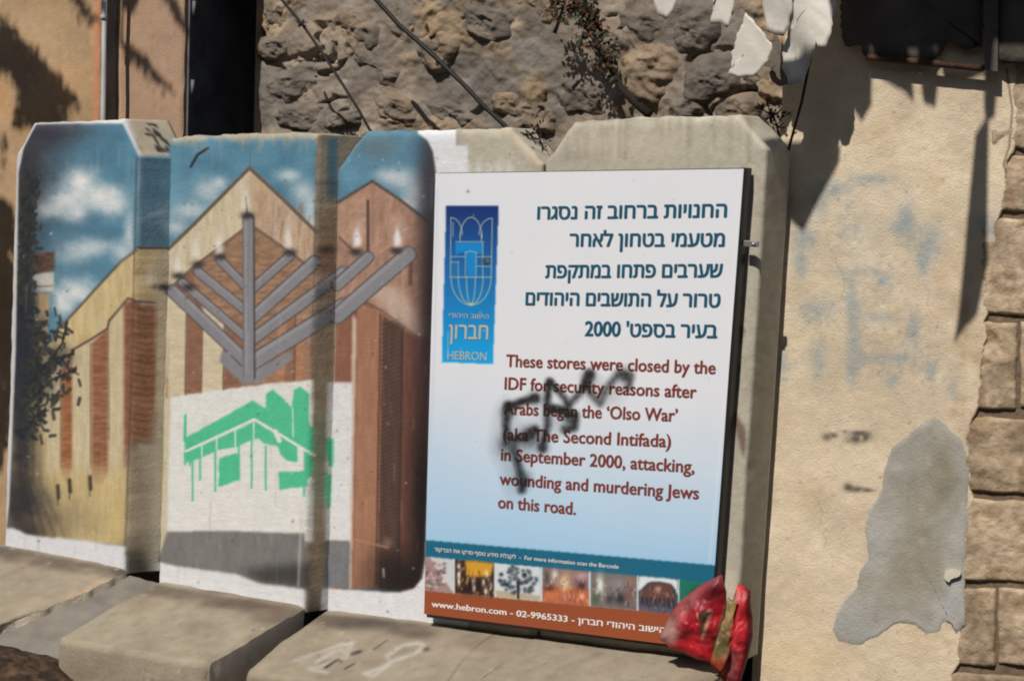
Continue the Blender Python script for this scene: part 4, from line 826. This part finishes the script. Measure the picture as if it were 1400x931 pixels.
mesh('post', bq, [(0, 1, 2, 3), (7, 6, 5, 4), (0, 4, 5, 1), (1, 5, 6, 2), (2, 6, 7, 3), (3, 7, 4, 0)], M_sheet, aw, smooth=False)
# the part of the awning above the picture, found from where its shadow falls on the wall
def lift(px, py, off):
    w = PW(px, py); t = off/np.dot(-LD, WN); return w - LD*t
def shade_flap(poly, off, n=90, jag=4, seed=0):
    b = np.array(poly, float); b = resample([tuple(q_) for q_ in b], n); b = b+np.stack([fbm(b[:, 0]/8, b[:, 1]/8, seed, 3), fbm(b[:, 0]/8, b[:, 1]/8, seed+1, 3)], 1)*jag
    A = [lift(x, y, off) for x, y in b]; B = [p+WN*.006 for p in A]
    bm = bmesh.new(); va = [bm.verts.new(p) for p in A]; vb = [bm.verts.new(p) for p in B]; bm.faces.new(va); bm.faces.new(vb[::-1])
    for i in range(n): j = (i+1) % n; bm.faces.new((va[i], vb[i], vb[j], va[j]))
    bmesh.ops.triangulate(bm, faces=[f_ for f_ in bm.faces if len(f_.verts) > 4]); bm.verts.index_update()
    V = np.array([v.co[:] for v in bm.verts]); Fc = [[v.index for v in f_.verts] for f_ in bm.faces]; bm.free()
    mesh('cloth_flap', V, Fc, M_tarp, aw, smooth=False); pp = proj(V); print('awning lowest py', pp[:, 1].max())
OFF = 1.25
shade_flap([(1105, -120), (1500, -120), (1500, 96), (1440, 90), (1400, 88), (1366, 88), (1345, 84), (1338, 70), (1326, 80), (1310, 60), (1294, 57), (1282, 80), (1240, 84), (1195, 82), (1172, 58), (1150, 66), (1135, 50)], OFF, 140)
shade_flap([(1158, 40), (1172, 50), (1192, 70), (1193, 140), (1178, 168), (1168, 150), (1160, 110)], OFF+.02, 50, 4, 3)
shade_flap([(1070, 196), (1130, 190), (1150, 200), (1146, 226), (1128, 241), (1125, 262), (1110, 290), (1098, 314), (1088, 300), (1082, 278), (1070, 290)], OFF+.02, 70, 5, 4)
shade_flap([(1198, 84), (1246, 84), (1249, 138), (1236, 124), (1205, 108)], OFF+.03, 40, 4, 5); shade_flap([(1258, 84), (1284, 84), (1279, 144), (1262, 139)], OFF+.03, 40, 3, 6); shade_flap([(1284, 82), (1346, 84), (1345, 100), (1318, 111), (1290, 107)], OFF+.03, 40, 3, 7)
shade_flap([(1346, 80), (1366, 82), (1360, 158), (1353, 163), (1348, 163), (1345, 150)], OFF+.04, 40, 2, 8); shade_flap([(1349, 160), (1353, 160), (1345, 185), (1346, 250), (1346, 318), (1352, 352), (1342, 392), (1336, 430), (1320, 446), (1304, 468), (1310, 436), (1324, 380), (1330, 330), (1333, 240), (1333, 182)], OFF+.05, 90, 2, 9)
a = lift(1060, -140, OFF); b = lift(1520, -140, OFF); tube('frame_bar', [a, b], .02, M_rust, aw)
for x in (1120, 1500): tube('frame_bar', [lift(x, -140, OFF), PW(x, -640, .02)], .015, M_rust, aw)
q4 = [lift(1060, -140, OFF), lift(1520, -140, OFF)]
q4 += [q4[1]-WN*(OFF+.1)+[0, 0, .25], q4[0]-WN*(OFF+.1)+[0, 0, .25]]
mesh('sky_block_cloth', q4+[p+np.array([0, 0, .01]) for p in q4], [(0, 3, 2, 1), (4, 5, 6, 7), (0, 1, 5, 4), (1, 2, 6, 5), (2, 3, 7, 6), (3, 0, 4, 7)], M_tarp, aw, smooth=False)  # unseen sheet added to block overhead sky and deepen the wall shade
cb = empty('cable', PW(1085, 160, .08), 'thin black cable hanging down at the left edge of the plastered wall', 'cable')
tube('strand', [PW(1112, -60, .12), PW(1112, 60, .12), PW(1096, 140, .08), (PW(1082, 190, .06)), PW(1070, 236, .05), PW(1062, 300, .02)], .006, M_cable, cb)

# ================================================================ RUBBLE WALL
YR = .72
rb = empty('rubble_wall', (P(700, 300, YR)[0], YR, GZ), 'rough rubble stone wall smeared with grey mortar rising behind the concrete sections', 'wall')
x0 = P(352, 100, YR)[0]; x1 = PW(1120, 100)[0]+.25; z0 = P(500, 250, YR)[2]-.25; z1 = 3.35
def rub_m(x, z): return np.clip(fbm(x*2.6+7, z*3.4, 75, 4)*7-.2, 0, 1)
def rub_h(x, z):
    wx = x+fbm(x*5, z*5, 81, 3)*.2; wz = z+fbm(x*4+9, z*4, 82, 3)*.2
    a = fbm(x*1.5, z*2.1, 5, 3)*.12 + fbm(x*5, z*6, 12, 4)*.045 + fbm(x*24, z*26, 19, 4)*.016
    m = rub_m(x, z)
    a = a + m*(fbm(wx*13, wz*16, 51, 5)*.06+.012)
    gate = np.clip(fbm(x*3.1, z*3.1, 61, 3)*8-.3, 0, 1)
    return a - np.clip(.045-np.abs(fbm(wx*3.9, wz*4.6, 47, 4)), 0, 1)*1.5*gate - np.clip(fbm(x*6+3, z*8, 33, 4)-.2, 0, 1)*.35
nx, nz = 520, 250; X, Z = np.meshgrid(np.linspace(x0, x1, nx), np.r_[[GZ-.1, .5], np.linspace(z0, z1, nz-2)], indexing='ij')
H = rub_h(X, Z); X2 = X.copy(); e0 = np.exp(-(X-x0)/.03); X2 += e0*fbm(Z*7, Z*0, 3, 4)*.09
Yg = YR-H + e0*.03
V = np.stack([X2, Yg, Z], -1).reshape(-1, 3)
n1 = fbm(V[:, 0]*2.6, V[:, 2]*3.4, 71, 5); n2 = fbm(V[:, 0]*12, V[:, 2]*12, 72, 4); n3 = rub_m(V[:, 0], V[:, 2])
c = np.array((120, 111, 101.))+n1[:, None]*np.array((56, 42, 26.))+n2[:, None]*46 + n3[:, None]*np.array((18, 8, -6.))
mesh('mortar', V, gridfaces(nx, nz), M_rub, rb, np.clip(lin(c)/.8, .01, .6))
mesh('wall_end', [(x0, YR-.02, GZ), (x0+.004, YR+1.3, GZ), (x0+.004, YR+1.3, z1+.6), (x0, YR-.02, z1+.6)], [(0, 1, 2, 3)], M_rstone, rb)
sr = random.Random(21)
def rstone(px, py, rx, ry, m, proud=.05, seed=0, rot=0.):
    cpt = P(px, py, YR); V = []; n, k_ = 52, 26
    for j in range(k_+1):
        rr_ = max(.02, j/22.) if j <= 22 else 1.+.01*(j-22); dpt = -(max(0, 1-min(1, rr_)**4))**.5 if j <= 22 else (j-22)*.5
        for i in range(n):
            th_ = 2*math.pi*i/n; ct, st = math.cos(th_), math.sin(th_); q_ = (abs(ct)**3+abs(st)**3)**(-1/3)*(1+.55*float(fbm(ct*1.6+seed, st*1.6, seed+40, 3)))
            a = ct*q_*rr_*rx; b_ = st*q_*rr_*ry
            a, b_ = a*math.cos(rot)-b_*math.sin(rot), a*math.sin(rot)+b_*math.cos(rot)
            V.append((a, dpt, b_))
    V = np.array(V); nn = fbm(V[:, 0]*6+seed, V[:, 2]*6, seed, 4); V[:, 0] *= 1+nn*.5; V[:, 2] *= 1+fbm(V[:, 0]*7, V[:, 2]*7+seed, seed+1, 4)*.5
    hh = float(rub_h(np.array([cpt[0]]), np.array([cpt[2]]))[0])
    rel = (V[:, 1])*.07 + (fbm(V[:, 0]*8, V[:, 2]*8, seed+5, 5)*.075 + np.abs(fbm(V[:, 0]*10+V[:, 2]*5, V[:, 2]*14, seed+7, 4))*.07 + fbm(V[:, 0]*40, V[:, 2]*40, seed+6, 3)*.014)*(V[:, 1] < .6)
    V = V*np.array([1, 0, 1]) + cpt; V[:, 1] = YR - hh*.85 + .062 - proud + rel
    Fc = [(j*n+i, j*n+(i+1) % n, (j+1)*n+(i+1) % n, (j+1)*n+i) for j in range(k_) for i in range(n)]+[tuple(range(n-1, -1, -1))]
    mesh('stone', V, Fc, m, rb)
for i, a in enumerate([(375, 22, .12, .09, M_rstone2), (372, 66, .10, .07, M_rstone), (398, 118, .20, .10, M_rstone), (415, 160, .22, .08, M_rstone), (480, 45, .16, .12, M_rstone2), (540, 40, .13, .10, M_rstone2), (512, 95, .2, .07, M_rstone),
                       (545, 150, .17, .08, M_rstone2), (440, 10, .12, .08, M_rstone), (470, 165, .12, .05, M_rstone), (600, 70, .11, .09, M_rstone2), (640, 110, .16, .09, M_rstone), (615, 155, .15, .06, M_rstone), (660, 30, .17, .09, M_rstone), (660, 8, .1, .06, M_rstone2),
                       (720, 75, .13, .10, M_rstone), (730, 160, .14, .08, M_rstone2), (735, 15, .14, .08, M_rstone2), (880, 30, .17, .10, M_rstone), (890, 95, .17, .14, M_rstone2), (800, 135, .13, .09, M_rstone), (950, 45, .13, .10, M_rstone), (970, 110, .15, .12, M_rstone), (1005, 150, .13, .07, M_rstone2), (1030, 90, .12, .1, M_rstone), (835, 60, .1, .08, M_rstone), (940, 148, .13, .06, M_rstone), (690, 140, .1, .06, M_rstone2), (1055, 140, .08, .12, M_rstone)]):
    rstone(*a, proud=sr.uniform(-.006, .034), seed=i*5+2, rot=sr.uniform(-.4, .4))

# hanging wires across the rubble
def wire(pts, r, label, knot=None):
    o = empty('cable', P(*pts[-1], .29), label, 'cable'); tube('strand', [P(x, y, .29+.01*math.sin(i)) for i, (x, y) in enumerate(pts)], r, M_cable, o, n=6)
    if knot:
        for k in range(9): x, y = knot; tube('tape_wrap' if k < 1 else 'loose_end', [P(x-rr.uniform(3, 9), y+rr.uniform(-6, 6), 0.285), P(x, y, .28), P(x+rr.uniform(3, 9), y+rr.uniform(-7, 7), 0.285)], .006 if k < 1 else .003, M_cable, o, n=5) if k in (0, 3, 6) else None
wire([(372, -30), (385, 0), (412, 32), (440, 72), (470, 118), (490, 150), (508, 182), (520, 215)], .0065, 'thinner black wire slanting across the rubble wall, nearer the dark doorway', (412, 34))
wire([(495, -24), (516, 2), (545, 34), (575, 60), (603, 86), (636, 118), (662, 146), (690, 172), (720, 205)], .0105, 'thicker black wire slanting across the rubble wall, with a knot halfway', (603, 86))

# dry plants on the rubble wall
def sprig(name, stem_px, y, leaves, spread, label, seed, mats, r=.012, lsz=.03):
    o = empty(name, P(*stem_px[0], y), label, 'plant'); g = random.Random(seed); pts = [P(a, b, y+g.uniform(-.02, .02)) for a, b in stem_px]
    tube('stem', pts, r, M_stem, o, rr=[r*(1-.7*i/(len(pts)-1)) for i in range(len(pts))])
    tips = []
    for k in range(10):
        i = g.randrange(len(pts)//2, len(pts)); a = pts[i]; b = a+np.array([g.uniform(-1, 1)*spread, g.uniform(-.08, .02), g.uniform(-.4, 1)*spread]); tips.append((a, b)); tube('twig', [a, (a+b)/2+np.array([0, 0, -.01]), b], .003, M_stem, o, n=4)
    for mi, m in enumerate(mats):
        V = []; Fc = []
        for k in range(leaves//len(mats)):
            a, b = g.choice(tips); t = g.random()*1.1; p = a+(b-a)*t+np.array([g.gauss(0, .025), g.gauss(0, .02), g.gauss(0, .025)])
            u = nrm([g.gauss(0, 1), g.gauss(0, .6), g.gauss(0, 1)]); v = nrm(np.cross(u, [g.gauss(0, .4), 1, g.gauss(0, .4)])); L = lsz*g.uniform(.5, 1.2); n = len(V)
            V += [p, p+u*L*.5+v*L*.28, p+u*L, p+u*L*.5-v*L*.28]; Fc.append((n, n+1, n+2, n+3))
        f_ = mesh('foliage', V, Fc, m, o, smooth=False)
    return o
sprig('wall_plant', [(888, 157), (868, 140), (850, 122), (838, 100), (822, 70), (812, 48), (800, 20)], YR-.2, 360, .16, 'dry reddish green plant with dark stem growing down the rubble wall above the plain section', 3, [M_leaf, M_leafr, M_stem], .022, .034)
sprig('wall_plant', [(758, 46), (764, 30), (770, 10), (776, -8)], YR-.2, 180, .13, 'small dark weed tuft with rusty leaves on the rubble wall above the sign', 5, [M_leaf, M_leafr], .01, .03)
sprig('weed', [(742, 214), (742, 200), (738, 190), (734, 182)], .12, 40, .07, 'wiry dead weed in the notch between the third and the plain wall section', 8, [M_stem], .005, .02)
sprig('weed', [(1066, 190), (1062, 172), (1058, 158)], .3, 60, .07, 'dark dead weed behind the right cut corner of the plain wall section', 9, [M_stem, M_leaf], .006, .025)

# ================================================================ LEFT BUILDING
YL, YL2 = .48, .62
def PL(px, py, y): return P(px, py, y)
lb = empty('plastered_house', (-2.9, YL, GZ), 'beige plastered house wall with a dark recess and grey downpipe behind the leftmost sections', 'house')
KL = Canvas(-420, -80, 300, 700, (176, 148, 116), 55, 8); KL.c += (fbm(KL.X/60, KL.Y/60, 3, 4)*40)[..., None]*np.array([1, .8, .6])
KL.fill([(166, -80), (300, -80), (300, 260), (166, 260)], (168, 140, 118), 1); KL.line([(134, -80), (131, 170)], 6, (206, 130, 96), 3, .8); KL.line([(124, 20), (126, 60)], 5, (200, 160, 110), 3, .6)
for k in range(150): KL.blob(rr.uniform(-100, 250), rr.uniform(0, 160), rr.uniform(1, 3), rr.uniform(1, 3), rr.choice([(140, 112, 86), (200, 172, 136)]), .6)
for k in range(30): KL.blob(rr.uniform(-100, 120), rr.uniform(80, 400), rr.uniform(8, 22), rr.uniform(8, 22), (198, 152, 106), .4, .6)
def wallpanel(name, xa, xb, y, zt, depth, nu=150, nv=200):
    U, V_ = np.meshgrid(np.linspace(0, 1, nu), np.linspace(0, 1, nv), indexing='ij')
    G = np.stack([xa+(xb-xa)*U, np.full_like(U, y), GZ-.05+(zt-GZ+.05)*V_], -1)
    d = np.minimum(U, 1-U)*(xb-xa); G[..., 1] += .012*np.exp(-d/.01)*(1+fbm(G[..., 2]*20, U, 4, 3)) - fbm(G[..., 0]*4, G[..., 2]*4, 44, 5)*.014
    V = [G.reshape(-1, 3)]; FC = [gridfaces(nu, nv)]; off = nu*nv
    for s in (0, nu-1):
        e_ = G[s]; b_ = e_.copy(); b_[:, 1] = y+depth; A = np.stack([e_, b_]); V.append(A.reshape(-1, 3)); FC.append(gridfaces(2, nv, off, flip=(s == 0))); off += 2*nv
    V = np.concatenate(V); FC = np.concatenate(FC); return mesh(name, V, FC, M_plas, lb, np.clip(lin(KL.at(proj(V)))/E_BACK, .01, .8))
xw1 = P(136, 80, YL)[0]; wallpanel('plaster_wall', xw1-2.2, xw1, YL, 3.6, .03, 260, 260)
xw2 = P(168, 80, YL2)[0]; xw3 = P(250, 80, YL2)[0]; wallpanel('plaster_wall', xw1-.15, xw3, YL2, 3.6, .03)
bevbox('shade_plate', (xw1-.03, YL+.034, GZ), (xw1-.002, YL2-.004, 3.6), M_dark, lb, .002)  # dark plate stands in for the shaded side of the wall step
bevbox('roof_slab', (xw1-2.2, YL+.02, 3.62), (x0+.5, 2.6, 3.8), M_cem, lb, .01)
bevbox('shade_lintel', (xw3+.002, YL2+.03, 3.02), (x0+.3, 2.0, 3.6), M_cem, lb, .005)  # added above the view to keep sun out of the recess
dr = empty('shade_infill', (xw3, YL2+.05, GZ), 'near-black door standing open in the dark recess between plaster and rubble wall', 'infill')
bevbox('shade_panel', (xw3-.015, YL2+.034, GZ), (xw3+.012, YL2+.85, 3.0), M_dark, dr, .004)  # near-black leaf gives the recess side its shade by colour
bevbox('shade_panel', (xw3+.02, 2.0, GZ), (x0+.8, 2.04, 3.0), M_dark, dr, .004)
for z_ in (2.35, 2.75): tube('added_hinge', [(xw3+.018, YL2+.06, z_-.04), (xw3+.018, YL2+.06, z_+.04)], .010, M_dark, dr)
pp_ = empty('downpipe', P(142, 165, YL-.03)*[1, 1, 0]+[0, 0, GZ], 'slim grey downpipe at the corner of the beige plaster wall', 'pipe')
xp = P(141.5, 80, YL-.03)[0]; tube('pipe_run', [(xp, YL-.03, GZ), (xp+.004, YL-.03, 1.5), (xp, YL-.03, 3.6)], .013, M_pipe, pp_, n=14)
tube('pipe_clip', [(xp, YL-.03, P(141, 25, YL)[2]-.012), (xp, YL-.03, P(141, 25, YL)[2]+.012)], .018, M_pipe, pp_, n=14)

# ================================================================ TREE above the picture whose boughs shade the left wall
tr = empty('tree', (-6.2, -1.7, GZ), 'leafy tree beyond the left edge whose boughs shade the beige plaster wall', 'tree')
tg = random.Random(12)
def lift2(px, py, y, off):
    w = P(px, py, y); return w - LD*(off/LD[1])
V = []; Fc = []
def inside(x, y, poly):
    r = False; n = len(poly)
    for i in range(n):
        (xa, ya), (xb, yb) = poly[i], poly[(i+1) % n]
        if (ya > y) != (yb > y) and x < (xb-xa)*(y-ya)/(yb-ya)+xa: r = not r
    return r
def leaves_at(poly, dens, yw, sz=.05, off=2.):
    xs, ys = zip(*poly); A = (max(xs)-min(xs))*(max(ys)-min(ys)); 
    for k in range(int(A*dens)):
        x = tg.uniform(min(xs), max(xs)); y = tg.uniform(min(ys), max(ys))
        if not inside(x+tg.gauss(0, 4), y+tg.gauss(0, 4), poly): continue
        p = lift2(x, y, yw, off+tg.uniform(-.15, .15)); u = nrm([tg.gauss(0, 1), tg.gauss(0, .5), tg.gauss(0, 1)]); v = nrm(np.cross(u, LD)+np.array([0, tg.gauss(0, .3), 0])); L = sz*tg.uniform(.6, 1.3); n = len(V)
        V.extend([p-u*L*.5, p+v*L*.22, p+u*L*.5, p-v*L*.22]); Fc.append((n, n+1, n+2, n+3))
leaves_at([(-40, 0), (0, 28), (22, 50), (45, 72), (65, 98), (82, 112), (97, 130), (108, 140), (94, 148), (84, 140), (92, 175), (18, 175), (26, 140), (30, 122), (10, 98), (-40, 95)], 0.24, YL, .042)
leaves_at([(-150, -60), (-30, -60), (-20, 100), (-40, 700), (-150, 700)], 0.052, YL, .09)
leaves_at([(-150, 270), (8, 275), (17, 300), (20, 380), (17, 520), (8, 610), (-30, 700), (-150, 700)], 0.143, YL, .06)
leaves_at([(0, 175), (8, 190), (6, 240), (0, 262)], 0.078, YL, .04)
leaves_at([(92, -20), (104, -20), (122, 12), (134, 34), (126, 36), (108, 14)], 0.156, YL, .035)
for poly in ([(168, 60), (176, 66), (196, 84), (214, 106), (240, 132), (236, 130), (206, 102), (186, 84), (168, 70)], [(192, 74), (200, 80), (206, 98), (196, 92)], [(218, -20), (228, -10), (254, 36), (250, 40)], [(166, -10), (190, -10), (182, 18), (172, 10)]): leaves_at(poly, 0.572, YL2, .03)
mesh('foliage', V, Fc, M_leaf, tr, smooth=False)['kind'] = 'stuff'
print('tree lowest py', [round(v) for v in (proj(np.array(V))[:, 1].max(),)])
base = np.array([-6.2, -1.7, GZ])
tube('trunk', [base, base+[.1, 0, 1.5], base+[.3, .05, 3.2], lift2(-230, -120, YL, 2.)], .16, M_bark, tr, n=12, rr=[.2, .17, .14, .06])
for tgt, via in [((88, 132), (-60, 20)), ((60, 120), (-60, 60)), ((112, 16), (100, -60)), ((8, 330), (-100, 300)), ((0, 520), (-110, 480))]:
    B = lift2(*tgt, YL, 2.); A = lift2(*via, YL, 2.); tube('limb', [lift2(-230, -120, YL, 2.), A, (A+B)/2+[0, 0, .02], B], .03, M_bark, tr, n=6, rr=[.05, .018, .010, .004])
for tgt, src in [((238, 130), (166, 60)), ((252, 36), (214, -24))]:
    A = lift2(*src, YL2, 2.); B = lift2(*tgt, YL2, 2.); tube('limb', [lift2(-230, -120, YL, 2.)+[0, 0, .5], A+[0, 0, .4], A, (A+B)/2+[.01, 0, .01], B], .012, M_bark, tr, n=6, rr=[.03, .014, .012, .009, .004])

# ================================================================ unseen HOUSE added behind the camera to block sky light and bounce
oh = empty('sky_block_house', (3, -11, GZ), 'unseen tall stone house added behind the viewer to block sky light on the walls', 'house')
HX0, HX1, HY = -14., 16., -11.
M_house = mat('house_stone', (.33, .27, .2), .9, var=.2, vs=3, bump=.4)
def wbox(name, lo, hi, m): V_, F_ = box_vf(lo, hi); return mesh(name, V_, F_, m, oh, smooth=False)
for (za, zb) in ((GZ-.1, .6), (2.2, 4.0), (5.6, 7.6)): wbox('wall', (HX0, HY-5, za), (HX1, HY, zb), M_house)
for (za, zb) in ((.6, 2.2), (4.0, 5.6)):
    for k in range(10):
        xa = HX0+k*3.; wbox('wall', (xa, HY-5, za), (xa+2., HY, zb), M_house)
        o_ = wbox('window', (xa+2.0, HY-.3, za), (xa+3., HY-.22, zb), M_dark)
wbox('roof', (HX0-.2, HY-5.2, 7.6), (HX1+.2, HY+.2, 7.8), M_cem)

# ================================================================ GROUND
n = 60
g = mesh('ground', [(-60, -60, GZ-.006), (60, -60, GZ-.006), (60, 60, GZ-.006), (-60, 60, GZ-.006)], [(0, 1, 2, 3)], M_pave, smooth=False); tag(g, 'dark asphalt ground in front of the barriers', kind='structure')
nx, ny = 170, 70; X, Y = np.meshgrid(np.linspace(-4.4, 1.6, nx), np.linspace(-1.35, -.35, ny), indexing='ij')
hgt = .17*np.exp(-((X+2.35)/.62)**4)*np.exp(-((Y+.80)/.22)**4) + fbm(X*7, Y*7, 9, 5)*.05 + fbm(X*40, Y*40, 10, 3)*.018
ed = np.clip(np.minimum(np.minimum(X+4.4, 1.6-X), np.minimum(Y+1.35, 1.))/.25, 0, 1)
V = np.stack([X, Y, GZ-.03+(hgt+.035)*ed], -1).reshape(-1, 3)
s_ = mesh('soil', V, gridfaces(nx, ny), M_soil); tag(s_, 'dark brown soil and litter heaped against the barrier feet', kind='stuff')
